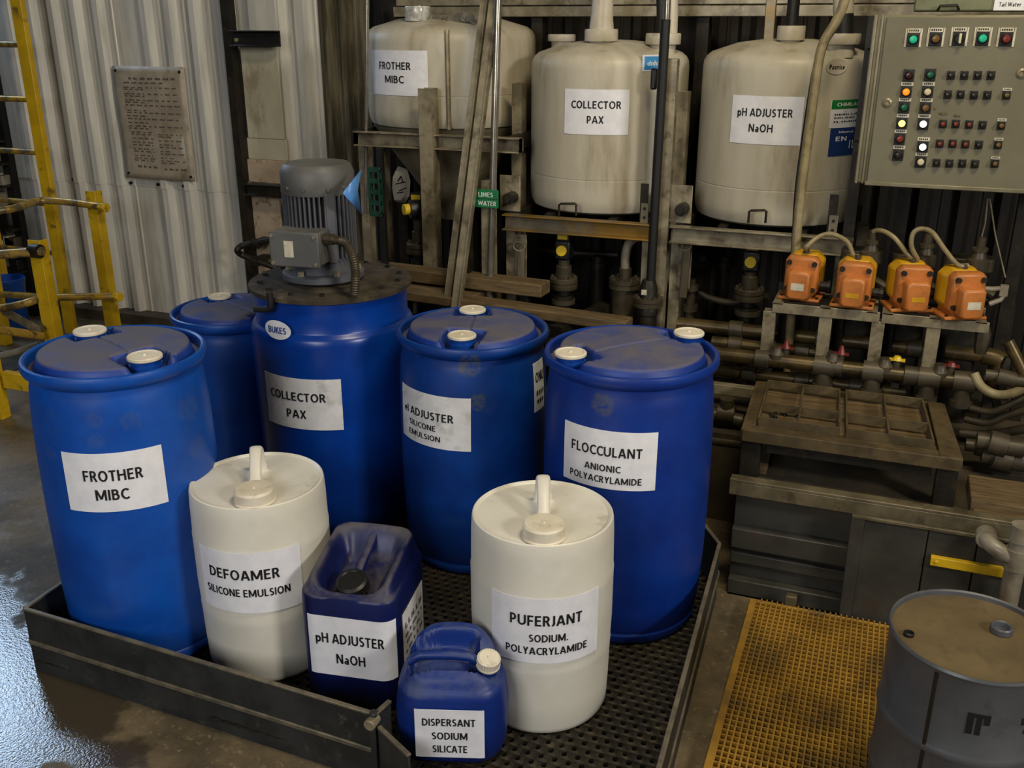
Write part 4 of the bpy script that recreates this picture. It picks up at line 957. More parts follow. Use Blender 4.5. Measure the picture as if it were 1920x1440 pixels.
tank_sticker(t3_, c3u, c3v, R3, [(1558, 186), (1618, 186), (1612, 238), (1555, 238)], [('IIMILLIM', .5, .52, .8, .06), ('MILIMIL', .4, .64, .6, .06), ('ILIMIILI', .5, .78, .8, .06)], M_PAPERDIRT, M_INK, lab='white and green safety sticker')
tank_sticker(t3_, c3u, c3v, R3*1.002, [(1560, 186), (1619, 186), (1618, 203), (1559, 203)], [('CHMILAGE', .5, .5, .75, .4)], M_GRST, M_SIGNWHITE, lab='green sticker band')
tank_sticker(t3_, c3u, c3v, R3, [(1557, 239), (1608, 239), (1603, 291), (1552, 291)], [('Mineral', .5, .14, .5, .08), ('EN', .35, .38, .36, .16), ('I L', .75, .6, .2, .3)], M_NAVYST, M_SIGNWHITE, lab='navy blue sticker')
th, z, wd, ht = label_px(c3u, c3v, ZB2, R3, [(1548, 110), (1588, 110), (1588, 140), (1548, 140)]); f = cylmap(th, z, 1.002*R3)
mb = MB(); mb.add([f(0, 0, .002)]+[f(wd/2*cos(2*pi*k/28), ht/2*sin(2*pi*k/28), .002) for k in range(28)], [(0, 1+k, 1+(k+1) % 28) for k in range(28)])
o = part('oval_badge', mb, M_TANKCAP, t3_, True, label='pale oval badge')
V, F = text_geo([('Poznice', 0, 0, wd*.7, ht*.3)]); part('lettering', MB().add([f(x, y, .004) for x, y in V], F), M_INK, o, True, kind='stuff')

# pipes and trims standing on top, behind and over the tanks
def vt(pts): return [PV(x, y, v) for x, y, v in pts]
def pipe(name, label, pts, r, m, cat='pipe', group=None, n=14, sm=0):
    P = vt(pts); P = curve(P, sm) if sm else P
    return solo(name, MB().tube(P, r, n), m, label, cat, group)
# header beams at the top
hb = thing('header_frame', 'horizontal steel rails running behind the tank tops', 'rail', (-.9, 5.1, 1.95))
a, b = PV(905, 22, 5.05), PV(1435, 22, 5.05)
part('rail', MB().bar((-2.62, 5.05, a.z), (.6, 5.05, a.z), .03, .05), M_STEEL, hb, bevel=.003)
part('rail', MB().bar((-2.62, 5.09, a.z+.055), (.6, 5.09, a.z+.055), .04, .05), M_STEEL, hb, bevel=.003)
a = PV(1000, 22, 4.95)
for u in (-2.6, -1.78, -.92, .1):
    part('upright', MB().chan((u, 5.12, ZP), (u, 5.12, 3.2), .06, .09, .008, up=(0, 1, 0)), M_DSTEEL, hb)
# tank stands
def stand(label, bx0, bx1, by, v0, depth, zt, posts, m, lowz=ZP):
    s = thing('tank_stand', label, 'stand', ((bx0+bx1)/2, v0, ZP), 0, 'steel tank stands')
    hb_ = .075
    part('front_beam', MB().chan((bx1, v0+.0, zt-hb_/2-.002), (bx0, v0+.0, zt-hb_/2-.002), -.05, hb_, .007), m, s, bevel=.002)
    part('back_beam', MB().chan((bx0, v0+depth, zt-hb_/2-.002), (bx1, v0+depth, zt-hb_/2-.002), -.05, hb_, .007), M_DSTEEL, s)
    for u in (bx0+.03, bx1-.03): part('side_beam', MB().bar((u, v0+.05, zt-hb_/2-.002), (u, v0+depth-.05, zt-hb_/2-.002), .04, hb_-.004), M_DSTEEL, s)
    for f in (.28, .72):
        u = bx0+(bx1-bx0)*f; part('side_beam', MB().bar((u, v0+.05, zt-.02), (u, v0+depth-.05, zt-.02), .04, .03), M_DSTEEL, s)
    for u, z1, v in posts:
        part('leg', MB().chan((u, v, lowz), (u, v, z1), .05, .07, .007, up=(0, 1, 0)), M_STEEL, s)
    return s
V0 = 4.33
ux = lambda px, py, v=V0: PV(px, py, v).x
s2 = stand('steel stand under the COLLECTOR tank with yellow paint on its beam', ux(948, 420), ux(1222, 440), 0, V0, .8, ZB2, [(ux(972, 520, 4.42), ZB2-.08, 4.42), (ux(1222, 560, 4.42), ZB2-.08, 4.42), (ux(975, 500, 5.06), ZB2-.08, 5.06), (ux(1235, 500, 5.06), ZB2-.08, 5.06), (ux(993, 300, 4.6)-.03, 1.72, 4.60)], M_STEELYEL)
s3 = stand('steel stand under the pH ADJUSTER tank', ux(1258, 440), ux(1602, 440), 0, V0, .8, ZB2, [(ux(1277, 540, 4.42), ZB2-.08, 4.42), (ux(1585, 520, 4.42), ZB2-.08, 4.42), (ux(1290, 500, 5.06), ZB2-.08, 5.06), (ux(1620, 500, 5.06), ZB2-.08, 5.06), (ux(1300, 300, 4.6)-.035, 1.70, 4.60)], M_STEEL)
for s, pxs in ((s2, ((955, 360), )), (s3, ((1275, 370),))):
    for px, py in pxs:
        p = PV(px, py, 4.36); part('bracket_plate', MB().box(p.x-.05, p.x+.055, 4.36, 4.37, ZB2, ZB2+.17), M_STEEL, s, bevel=.003)
        part('clamp_knob', MB().cyl((p.x+.02, 4.36, ZB2+.07), (p.x+.02, 4.29, ZB2+.07), .028, 10).cyl((p.x+.02, 4.29, ZB2+.07), (p.x+.02, 4.27, ZB2+.07), .016, 8), M_DSTEEL, s)
for px, s in ((1208, s2), (1563, s3)):
    p = PV(px, 385, 4.35); part('slotted_strap', MB().box(p.x-.018, p.x+.018, 4.34, 4.348, ZB2-.005, ZB2+.17), M_DSTEEL, s, bevel=.001)
    q = part('slotted_plate', MB().box(p.x-.01, p.x+.026, 4.326, 4.334, ZB2-.005, ZB2+.085), M_CABEDGE, s, bevel=.001)
    for z in (.022, .062): part('slot', MB().cyl((p.x+.008, 4.327, ZB2+z), (p.x+.008, 4.322, ZB2+z), .007, 8), M_BLACK, q)
for px, s in ((975, s2), (1283, s3)):
    p = PV(px, 490, 4.36); o = part('hasp', MB().box(p.x-.03, p.x+.03, 4.37, 4.378, p.z-.13, p.z+.13), M_STEEL, s, bevel=.002)
    part('latch_bar', MB().bar((p.x+.005, 4.355, p.z-.17), (p.x+.01, 4.355, p.z+.08), .035, .014, up=(0, 1, 0)), M_GALVDK, s, bevel=.003)
    part('latch_ring', MB().tube([(p.x+.03*cos(a_*pi/6), 4.35, p.z+.075+.022*sin(a_*pi/6)) for a_ in range(13)], .004, 6), M_STEEL, s)
# stand of the cone tank
v1 = 4.385
s1 = thing('tank_stand', 'tall steel stand around the cone bottomed FROTHER tank', 'stand', (c1u, v1, ZP), 0, 'steel tank stands')
zb1 = PV(760, 262, v1).z
part('front_beam', MB().chan((PV(980, 262, v1).x, v1, zb1), (PV(672, 262, v1).x, v1, zb1), -.05, .07, .007), M_STEEL, s1, bevel=.002)
for u in (PV(684, 300, 4.5).x, PV(970, 300, 4.5).x): part('side_beam', MB().bar((u, 4.42, zb1), (u, 5.2, zb1), .04, .066), M_DSTEEL, s1)
up_ = PV(829, 300, v1-.04)
part('leg', MB().chan((up_.x-.035, v1-.03, ZP), (up_.x-.035, v1-.03, PV(829, 166, v1-.03).z), .07, .075, .008, up=(0, 1, 0)), M_STEEL, s1)
for px, v in ((703, 4.5), (735, 4.62), (985, 4.62)):
    part('leg', MB().chan((PV(px, 380, v).x-.02, v, ZP), (PV(px, 380, v).x-.02, v, zb1-.03), .045, .06, .006, up=(0, 1, 0)), M_STEEL, s1)
part('back_beam', MB().bar((PV(684, 300, 4.5).x, 5.2, zb1), (PV(970, 300, 4.5).x, 5.2, zb1), .05, .066), M_DSTEEL, s1)
for px in (684, 970): part('leg', MB().bar((PV(px, 300, 4.5).x, 5.2, ZP), (PV(px, 300, 4.5).x, 5.2, zb1), .05, .05), M_DSTEEL, s1)

# leaning bars and rods in front of the tanks
G = 'bars leaning on the FROTHER tank'
def lean(label, p0, p1, v0, v1, wv, m, kind='bar', nm='leaning_bar'):
    a = PV(*p0, v0); b = PV(*p1, v1); d = (a-b).normalized(); a2 = b+d*((2.75-b.z)/d.z); b2 = b+d*((ZP-b.z)/d.z)
    if kind == 'bar': mb = MB().bar(b2, a2, wv, .03, up=(0, 1, 0)).bar(b2+Vector((wv*.46, -.018, 0)), a2+Vector((wv*.46, -.018, 0)), .006, .012, up=(0, 1, 0))
    else: mb = MB().cyl(b2, a2, wv/2, 16)
    return solo(nm, mb, m, label, 'bar' if kind == 'bar' else 'pipe', G)
lean('left one of two steel angle bars leaning on the FROTHER tank', (910, 0), (848, 500), 4.35, 4.12, .034, M_STEEL)
lean('right one of two steel angle bars leaning on the FROTHER tank', (928, 0), (865, 505), 4.33, 4.08, .044, M_STEEL)
lean('bright round pipe leaning beside the two steel angle bars', (934, 0), (924, 355), 4.3, 4.24, .034, M_CHROME, 'pipe', 'leaning_pipe')
for label, px, y0, y1, v, r, m in (('thin bright pipe standing at the left edge of the FROTHER tank', 689, -40, 400, 4.42, .010, M_CHROME),
                                    ('bright conduit standing between the COLLECTOR and pH ADJUSTER tanks', 1254, -60, 36, 4.28, .015, M_CHROME)):
    a, b = PV(px, y0, v), PV(px-(22 if y1 == 530 else 4), y1, v)
    solo('upright_pipe', MB().tube([(a.x, v, a.z), (b.x, v, b.z)], r, 14), m, label, 'pipe')
a = PV(1247, 60, 4.29); b = PV(1220, 525, 4.29)
solo('black_conduit', MB().cyl((a.x, 4.29, a.z+.05), (b.x, 4.29, b.z), .021, 16), M_RUBBER, 'thick black conduit dropping to a flange between two tanks', 'pipe')
a = PV(1266, 110, 4.36)
solo('channel_post', MB().chan((a.x-.03, 4.36, ZP), (a.x-.03, 4.36, a.z), -.045, .05, .007, up=(0, 1, 0)), M_STEEL, 'dark channel post right behind the black conduit', 'post')
pipe('cream_hose', 'long cream pipe curving down in front of the pH ADJUSTER tank', [(1588, -60, 4.2), (1584, 0, 4.2), (1565, 45, 4.2), (1545, 78, 4.2), (1535, 115, 4.2), (1527, 170, 4.2), (1515, 260, 4.2), (1503, 350, 4.2), (1495, 430, 4.18), (1490, 500, 4.16), (1486, 560, 4.16), (1480, 640, 4.16), (1474, 740, 4.16)], .019, M_CREAM, n=16, sm=4)
pipe('dark_cable', 'dark cable running beside the cream pipe', [(1548, 60, 4.23), (1529, 120, 4.23), (1518, 180, 4.23), (1506, 260, 4.23), (1494, 350, 4.21), (1488, 440, 4.2), (1480, 560, 4.2), (1474, 640, 4.2)], .008, M_RUBBER, sm=4)
pipe('black_tube', 'black tube rising from the left cap of the pH ADJUSTER tank', [(1484, 58, 4.6), (1486, 30, 4.6), (1492, -40, 4.62)], .026, M_RUBBER, 'tube')
pipe('black_tube', 'black tube rising from the right cap of the pH ADJUSTER tank', [(1583, 72, 4.55), (1583, 27, 4.555)], .038, M_RUBBER, 'tube')
pipe('black_tube', 'black tube rising from the right cap of the COLLECTOR tank', [(1240, 70, 4.66), (1240, 20, 4.66), (1238, -40, 4.66)], .022, M_RUBBER, 'tube')
pipe('pale_pipe', 'pale pipe rising from the right cap of the COLLECTOR tank behind the conduit', [(1256, 72, 4.72), (1258, 20, 4.72), (1256, -60, 4.72)], .034, M_TANKCAP)
pipe('pale_pipe', 'pale pipe above the black tube at the right cap of the pH ADJUSTER tank', [(1582, 26, 4.56), (1580, -60, 4.56)], .042, M_TANKCAP)
a, b = PV(1446, 8, 4.72), PV(1441, 82, 4.72)
solo('yellow_bracket', MB().bar((b.x, 4.72, b.z), (a.x, 4.72, a.z+.02), .045, .03, up=(0, 1, 0)), M_STEELYEL, 'yellow stained flat bracket standing on the pH ADJUSTER tank', 'bracket', bevel=.003)
sp = []
for x, y in ((808, 30), (835, 32), (860, 38), (880, 36)):
    p = PV(x, y, 4.62); sp.append((p.x, p.y, p.z-.005))
mb = MB()
for k in range(14):
    x = 806+k*6; p = PV(x, 34+4*sin(k), 4.58); q = PV(x+random.uniform(4, 12), 22+random.uniform(0, 18), 4.60)
    mb.bar((p.x, p.y, p.z-.02), (q.x, q.y, q.z), .035, .01, up=(0, 1, .3))
solo('crumpled_film', mb, mat('crumpled_film', (120, 116, 106), (84, 80, 72), 20, .25, bump=.4), 'crumpled grey plastic film on top of the FROTHER tank', 'film', bevel=.002)

# signs and odd things hanging
p0, p1 = PV(891, 354, 4.20), PV(935, 391, 4.20)
sg = thing('lines_water_sign', 'green sign reading LINES WATER on a post', 'sign', ((p0.x+p1.x)/2, 4.22, p1.z))
bd = part('board', MB().box(p0.x, p1.x, 4.194, 4.202, p1.z, p0.z), M_GREEN, sg, bevel=.002)
part('joint', MB().box(p0.x, p1.x, 4.1935, 4.1945, (p0.z+p1.z)/2-.0012, (p0.z+p1.z)/2+.0012), M_INK, bd)
f = planemap((sum((p0.x, p1.x))/2, 4.1925, (p0.z+p1.z)/2), (1, 0, 0), (0, 0, 1)); wd, ht = p1.x-p0.x, p0.z-p1.z
V, F = text_geo([('LINES', -.03*wd, .23*ht, .62*wd, .26*ht), ('WATER', .03*wd, -.25*ht, .76*wd, .26*ht)])
part('lettering', MB().add([f(x, y, 0) for x, y in V], F), M_SIGNWHITE, bd, kind='stuff')
for px, y0, y1, v, lab in ((938, 338, 560, 4.26, 'steel post right behind the LINES WATER sign'), (893, 345, 560, 4.25, 'darker steel post left behind the LINES WATER sign')):
    a = PV(px, y0, v); solo('sign_post', MB().chan((a.x-.03, v, ZP), (a.x-.03, v, a.z), .055, .06, .006, up=(0, 1, 0)), M_STEEL if px > 900 else M_DSTEEL, lab, 'post', 'posts behind the sign')
# blue plastic sheet cone and green crate
A3 = [PV(678, 317, 3.17), PV(679, 403, 3.15), PV(643, 362, 3.02), PV(671, 358, 3.10)]
mb = MB().add([A3[0], A3[2], A3[3], A3[1]], [(0, 1, 2), (1, 3, 2)])
o = solo('blue_sheet', mb, M_BLUEBAG, 'folded light blue plastic sheet sticking out beside the motor cowl', 'sheet'); sd = o.modifiers.new('t', 'SOLIDIFY'); sd.thickness = .004
gc = thing('green_crate', 'dark green slatted crate side behind the blue plastic sheet', 'crate', (PV(686, 360, 4.2).x, 4.2, PV(686, 404, 4.2).z))
p0, p1 = PV(690, 318, 4.2), PV(716, 402, 4.2)
part('frame', MB().box(p0.x, p0.x+.012, 4.19, 4.22, p1.z, p0.z).box(p1.x-.01, p1.x, 4.19, 4.22, p1.z, p0.z), M_GREENCR, gc)
part('hanger_post', MB().box(p1.x-.03, p1.x, 4.225, 4.25, ZP, p0.z+.1), M_BLACKST, gc)
for k in range(5):
    z = p1.z+(p0.z-p1.z)*k/4; part('slat', MB().box(p0.x, p1.x, 4.195, 4.21, z-.012, z+.012), M_GREENCR, gc, bevel=.002)
pts = [(745, 312), (762, 318), (768, 340), (766, 368), (758, 381), (742, 380), (737, 352), (739, 326)]
v = 4.66; bp = [PV(x, y, v) for x, y in pts]; cb = sum(bp, Vector())/8
mb = MB(); mb.add([p+Vector((0, .01, 0)) for p in bp]+[(p-cb)*.8+cb-Vector((0, .03, 0)) for p in bp]+[cb-Vector((0, .035, 0))], [(k, (k+1) % 8, 8+(k+1) % 8, 8+k) for k in range(8)]+[(8+k, 8+(k+1) % 8, 16) for k in range(8)]+[tuple(range(7, -1, -1))])
bg = solo('white_sack', mb, M_BAG, 'pale sack with black scrawl hanging behind the cone tank legs', 'sack', ang=60)
sc2 = MB()
for a_, b_ in (((746, 340), (752, 330)), ((752, 330), (756, 343)), ((742, 345), (760, 341)), ((748, 358), (762, 352)), ((744, 362), (756, 360))):
    sc2.tube([PV(*a_, v-.036), PV(*b_, v-.036)], .003, 6)
part('scrawl', sc2, M_INK, bg)

# ================================================================== ACTUATED VALVES
def valve(label, px, yk, yf, yb, v, grp='valves with yellow indicators'):
    k = PV(px, yk, v); f = PV(px, yf, v); b = PV(px, yb, v)
    t = thing('indicator_valve', label, 'valve', (k.x, v, ZP), 0, grp)
    o = part('actuator', MB().cbox((k.x, v, k.z), .075, .07, .09), M_BLACK, t, bevel=.008)
    part('indicator', MB().cyl((k.x, v-.035, k.z), (k.x, v-.052, k.z), .026, 12), M_KNOB, o, bevel=.003)
    w_ = part('window_block', MB().cbox((k.x, v, k.z+.065), .07, .055, .042), M_DSTEEL, t, bevel=.004)
    part('yellow_window', MB().cbox((k.x, v-.029, k.z+.065), .05, .006, .026), M_KNOB, w_, bevel=.002)
    part('stem', MB().cyl((k.x, v, k.z-.05), (k.x, v, f.z+.05), .028, 16), M_GREYPIPE, t)
    part('union', MB().cyl((k.x, v, f.z+.02), (k.x, v, f.z+.085), .038, 18), M_GREYPIPE, t, bevel=.003)
    fl = part('flange', MB().lathe([(.02, -.03), (.066, -.03), (.068, -.026), (.068, -.004), (.06, -.003), (.06, .003), (.068, .004), (.068, .022), (.064, .026), (.02, .026)], (k.x, v, f.z), 32), M_GREYPIPE, t)
    for i in range(8):
        a = 2*pi*i/8+.2; part('bolt', MB().hexbolt((k.x+.054*cos(a), v+.054*sin(a), f.z+.024), (0, 0, 1), .009, .012), M_GREYPIPE, fl)
    part('lower_body', MB().lathe([(.034, -.16), (.034, -.11), (.05, -.10), (.05, -.065), (.034, -.06), (.034, -.02)], (k.x, v, f.z), 20), M_DSTEEL, t)
    part('lower_collar', MB().lathe([(.035, 0), (.058, 0), (.058, .022), (.035, .022)], (k.x, v, b.z), 20), M_GREYPIPE, t)
    part('down_pipe', MB().cyl((k.x, v, ZP), (k.x, v, f.z-.1), .03, 14), M_DSTEEL, t)
    return t
valve('indicator valve with a yellow knob below the COLLECTOR tank', 1058, 467, 529, 568, 4.40)
valve('indicator valve with a yellow knob below the pH ADJUSTER tank', 1410, 488, 550, 590, 4.40)
t = valve('indicator valve with a yellow knob below the cone of the FROTHER tank', 785, 393, 463, 520, 4.42)
p = PV(770, 393, 4.35); 
part('side_cover', MB().cyl((p.x-.01, 4.36, p.z), (p.x+.08, 4.44, p.z), .046, 18), M_BLACK, t); part('front_indicator', MB().cyl((p.x-.012, 4.358, p.z), (p.x-.032, 4.335, p.z), .028, 12), M_KNOB, t, bevel=.003)
part('gear_cover', MB().cbox((p.x+.07, 4.45, p.z+.02), .05, .08, .13), M_PVC, t, bevel=.015)
# flanged canister with bent pipe, coupling under the black conduit
c = PV(1171, 540, 4.38)
fc_ = thing('flanged_canister', 'flanged grey canister with a bent pipe under the COLLECTOR tank', 'pipe fitting', (c.x, 4.38, ZP))
part('body', MB().cyl((c.x, 4.38, ZP), (c.x, 4.38, c.z), .058, 22), M_GREYPIPE, fc_)
zf = PV(1171, 530, 4.38).z
fl = part('flange', MB().lathe([(.03, -.022), (.075, -.022), (.075, -.003), (.068, -.002), (.068, .002), (.075, .003), (.075, .022), (.03, .024)], (c.x, 4.38, zf), 30), M_GREYPIPE, fc_)
for i in range(8):
    a = 2*pi*i/8; part('bolt', MB().hexbolt((c.x+.06*cos(a), 4.38+.06*sin(a), zf+.02), (0, 0, 1), .009, .012), M_GREYPIPE, fl)
part('neck', MB().cyl((c.x, 4.38, zf), (c.x, 4.38, PV(1171, 502, 4.38).z), .03, 16), M_GREYPIPE, fc_)
part('bent_pipe', MB().tube(curve([(c.x, 4.38, PV(1171, 508, 4.38).z)]+[PV(x, y, 4.38) for x, y in ((1173, 480), (1178, 460), (1187, 448), (1196, 445))], 5), .022, 14), M_PVC, fc_)
c = PV(1216, 545, 4.29)
cp_ = thing('flange_coupling', 'stepped flange coupling at the foot of the black conduit', 'pipe fitting', (c.x, 4.29, ZP))
part('body', MB().lathe([(.045, ZP), (.045, PV(1216, 590, 4.29).z), (.05, PV(1216, 588, 4.29).z), (.05, PV(1216, 575, 4.29).z), (.042, PV(1216, 570, 4.29).z), (.042, PV(1216, 540, 4.29).z), (.03, PV(1216, 524, 4.29).z), (0, PV(1216, 523, 4.29).z)], (c.x, 4.29, 0), 24), M_DSTEEL, cp_)
zf = PV(1216, 565, 4.29).z; fl = part('flange', MB().lathe([(.04, -.02), (.068, -.02), (.068, .0), (.062, .001), (.068, .003), (.068, .02), (.04, .022)], (c.x, 4.29, zf), 28), M_GREYPIPE, cp_)
for i in range(8):
    a = 2*pi*i/8; part('bolt', MB().hexbolt((c.x+.054*cos(a), 4.29+.054*sin(a), zf+.018), (0, 0, 1), .008, .012), M_GREYPIPE, fl)
p = PV(1211, 549, 4.24); part('tag', MB().cbox((c.x-.01, 4.244, p.z), .024, .004, .024), M_LEGEND, cp_)

# ================================================================== TIMBERS BEHIND THE DRUMS
tr = thing('timber_trestle', 'low dark steel trestle carrying the stacked timbers behind the drums', 'trestle', (-1.7, 4.25, ZP))
zw = .735
for u, v in ((-2.2, 4.42), (-1.25, 4.15)):
    part('beam', MB().bar((u-.05, v-.22, zw-.03), (u+.05, v+.25, zw-.03), .06, .055), M_DSTEEL, tr)
    for dv in (-.18, .2):
        part('leg', MB().bar((u, v+dv, ZP), (u, v+dv, zw-.05), .05, .05, up=(0, 1, 0)), M_DSTEEL, tr)
def plank(label, a, b, w_, h_, g='dirty timbers stacked behind the drums'):
    a, b = Vector(a), Vector(b); L_ = (b-a).length; ang = atan2(b.y-a.y, b.x-a.x)
    mb = MB(); n = 8
    for i in range(n):
        pass
    mb.box(0, L_, -w_/2, w_/2, 0, h_)
    o = part('timber', mb, M_WOOD, None, True, bevel=.006); o.location = a; o.rotation_euler = (0, -math.asin((b.z-a.z)/L_), ang)
    o['label'] = label; o['category'] = 'timber'; o['group'] = g; return o
e = S(1022, 540, zw+.10); a0 = S(690, 487, zw+.13)
plank('upper square timber of the stack, its sawn end facing right', (a0.x, a0.y-.02, zw+.062), (e.x, e.y+.01, zw+.062), .11, .062)
e2 = S(1180, 597, zw+.05); a2 = S(765, 540, zw+.05)
d2 = (e2-a2).normalized()
plank('long lower timber reaching to the dark flange coupling', (a2.x-d2.x*.35, a2.y-d2.y*.35, zw), (e2.x, e2.y-.0, zw), .10, .045)
a3, e3 = S(690, 520, zw+.04), S(830, 545, zw+.04)
plank('wide board under the upper timber, next to the mixing drum lid', (a3.x, a3.y+.02, zw), (e3.x+.2, e3.y-.0, zw), .14, .05)
a4, e4 = S(780, 575, .66), S(1110, 622, .66)
plank('thin grey batten below the stack, behind the middle drum', (a4.x, a4.y, .60), (e4.x, e4.y, .60), .07, .03)
solo('batten_support', MB().box((a4.x+e4.x)/2-.5, (a4.x+e4.x)/2-.4, (a4.y+e4.y)/2-.02, (a4.y+e4.y)/2+.12, ZP, .60).box((a4.x+e4.x)/2+.3, (a4.x+e4.x)/2+.4, (a4.y+e4.y)/2-.1, (a4.y+e4.y)/2+.04, ZP, .60), M_DSTEEL, 'dark blocks under the thin grey batten behind the middle drum', 'block')
p = PV(905, 525, 4.3)
solo('pale_block', MB().box(p.x-.045, p.x+.05, 4.34, 4.43, ZP, p.z), M_WOOD, 'short pale wood block upright behind the upper timber', 'block', bevel=.006)
p0, p1 = PV(957, 523, 4.35), PV(1018, 540, 4.35)
bx = solo('terminal_box', MB().box(p0.x, p1.x, 4.30, 4.38, ZP+.35, p0.z), M_GREYPIPE, 'small grey box on a leg behind the end of the upper timber', 'box', bevel=.006)
part('leg', MB().box((p0.x+p1.x)/2-.02, (p0.x+p1.x)/2+.02, 4.32, 4.36, ZP, ZP+.36), M_DSTEEL, bx)
for i, (px, v, lab) in enumerate(((1122, 4.75, 'dark standpipe in the shadow under the COLLECTOR tank'), (1135, 5.0, 'second dark standpipe deeper under the COLLECTOR tank'), (1315, 4.8, 'dark standpipe in the shadow under the pH ADJUSTER tank'), (1360, 5.0, 'second dark standpipe deeper under the pH ADJUSTER tank'))):
    p = PV(px, 480, v); solo('standpipe', MB().cyl((p.x, v, ZP), (p.x, v, p.z), .03, 12).cyl((p.x, v, p.z-.06), (p.x, v, p.z-.03), .045, 12), M_DSTEEL, lab, 'pipe', 'standpipes under the tanks')
pipe('cross_pipe', 'dark cross pipe in the shadow under the COLLECTOR tank', [(1000, 470, 4.9), (1090, 475, 4.9), (1160, 478, 4.9)], .02, M_DSTEEL)
p = PV(1100, 520, 5.0)
pipe('bend_hose', 'dark sagging hose under the pH ADJUSTER tank', [(1300, 540, 4.5), (1330, 558, 4.48), (1370, 567, 4.46), (1400, 562, 4.45), (1440, 555, 4.42)], .016, M_HOSE, 'hose', sm=5)
c = PV(1297, 530, 4.45)
vp = thing('drain_pipe', 'grimy drain pipe with collars under the hasp of the pH ADJUSTER stand', 'pipe', (c.x, 4.45, ZP))
part('pipe', MB().cyl((c.x, 4.45, ZP), (c.x, 4.45, c.z+.02), .022, 14), M_GREYPIPE, vp)
for dz in (-.02, -.12, -.2): part('collar', MB().cyl((c.x, 4.45, c.z+dz-.015), (c.x, 4.45, c.z+dz+.015), .036, 14), M_GREYPIPE, vp)

# ================================================================== PIPE MANIFOLD ON THE RIGHT
G = 'horizontal process pipes right of the drums'
PIPES = [('upper grimy pipe running right behind the FLOCCULANT drum cap', [(1270, 606, 4.25), (1560, 636, 4.25), (1870, 668, 4.25)], .030, M_BRASS),
         ('second grimy pipe from the top, right of the FLOCCULANT drum', [(1335, 640, 4.12), (1470, 653, 4.12), (1560, 661, 4.12)], .024, M_BRASS),
         ('third pipe from the top carrying the small red valves', [(1335, 662, 4.0), (1560, 682, 4.0), (1840, 708, 4.0)], .030, M_BRASS),
         ('lowest grimy pipe right of the FLOCCULANT drum', [(1335, 692, 4.06), (1500, 705, 4.06), (1700, 722, 4.06)], .026, M_BRASS)]
for lab, pts, r, m in PIPES:
    P_ = vt(pts); P_ = [Vector((p.x, p.y, P_[0].z)) for p in P_]
    o = solo('process_pipe', MB().tube(P_, r, 16), m, lab, 'pipe', G)
    for k in range(3):
        q = P_[0].lerp(P_[-1], .2+.28*k); mbc = MB().cyl(q-Vector((.03, 0, 0)), q+Vector((.03, 0, 0)), r*1.3, 16)
        mbc.v = [x-o.location for x in mbc.v]; part('coupling', mbc, M_GREYPIPE, o, True, bevel=.003)
z3 = PV(1335, 662, 4.0).z
rk = thing('pipe_rack', 'dark steel rack holding the horizontal process pipes', 'rack', (0, 4.1, ZP))
for u in (-.38, .12, .52):
    part('post', MB().box(u-.02, u+.02, 4.30, 4.34, ZP, .93), M_DSTEEL, rk)
    for z, v in ((PV(1335, 612, 4.25).z, 4.25), (PV(1335, 640, 4.12).z, 4.12), (z3, 4.0), (PV(1335, 692, 4.06).z, 4.06)):
        part('arm', MB().box(u-.015, u+.015, v-.01, 4.32, z-.055, z-.034), M_DSTEEL, rk)
# light strip under the pipes
p0 = PV(1335, 728, 3.95); p1 = PV(1402, 738, 3.95)
ls = solo('pale_channel', MB().box(p0.x-.1, p1.x+.3, 3.95, 3.99, p0.z-.025, p0.z+.02), M_STEEL, 'pale steel channel just behind the back left corner of the cell table', 'channel', bevel=.003)
part('foot', MB().box(-.42, -.38, .0, .03, ZP-(p0.z-.025), 0, Matrix.Translation((p0.x-ls.location.x+.3, 0, 0))), M_DSTEEL, ls, True)
# pumps and their shelf
zs_ = PV(1450, 567, 4.0).z; u0, um_, u1 = PV(1449, 567, 4.0).x, PV(1652, 590, 4.0).x, PV(1856, 607, 4.0).x
for lab, a, b in (('left steel shelf carrying two orange pumps', u0, um_-.004), ('right steel shelf carrying two orange pumps', um_+.004, u1)):
    sh = thing('pump_shelf', lab, 'shelf', ((a+b)/2, 4.0, z3), 0, 'shelves of the orange pumps')
    part('front_rail', MB().box(a, b, 4.0, 4.008, zs_-.043, zs_), M_STEEL, sh, bevel=.002)
    part('back_rail', MB().box(a, b, 4.22, 4.228, zs_-.043, zs_), M_STEEL, sh, bevel=.002)
    for x in (a+.02, (a+b)/2, b-.03): part('cross_rail', MB().box(x-.02, x+.02, 4.0, 4.228, zs_-.006, zs_), M_STEEL, sh)
    part('top_plate', MB().box(a+.03, b-.04, 4.03, 4.2, zs_-.004, zs_+.001), M_DSTEEL, sh)
    for x, w_ in ((a+.035, .05), (a+(b-a)*.62, .055)):
        part('leg', MB().chan((x-.02, 4.03, z3+.005), (x-.02, 4.03, zs_-.04), .05, .05, .005, up=(0, 1, 0)), M_STEEL, sh, bevel=.002)
        part('foot', MB().lathe([(.035, 0), (.035, .02), (.024, .035), (.022, .05), (0, .05)], (x, 4.0, z3+.012), 12), M_GREYPIPE, sh)
        part('leg', MB().box(x-.02, x+.02, 4.19, 4.22, ZP, zs_-.04), M_DSTEEL, sh)
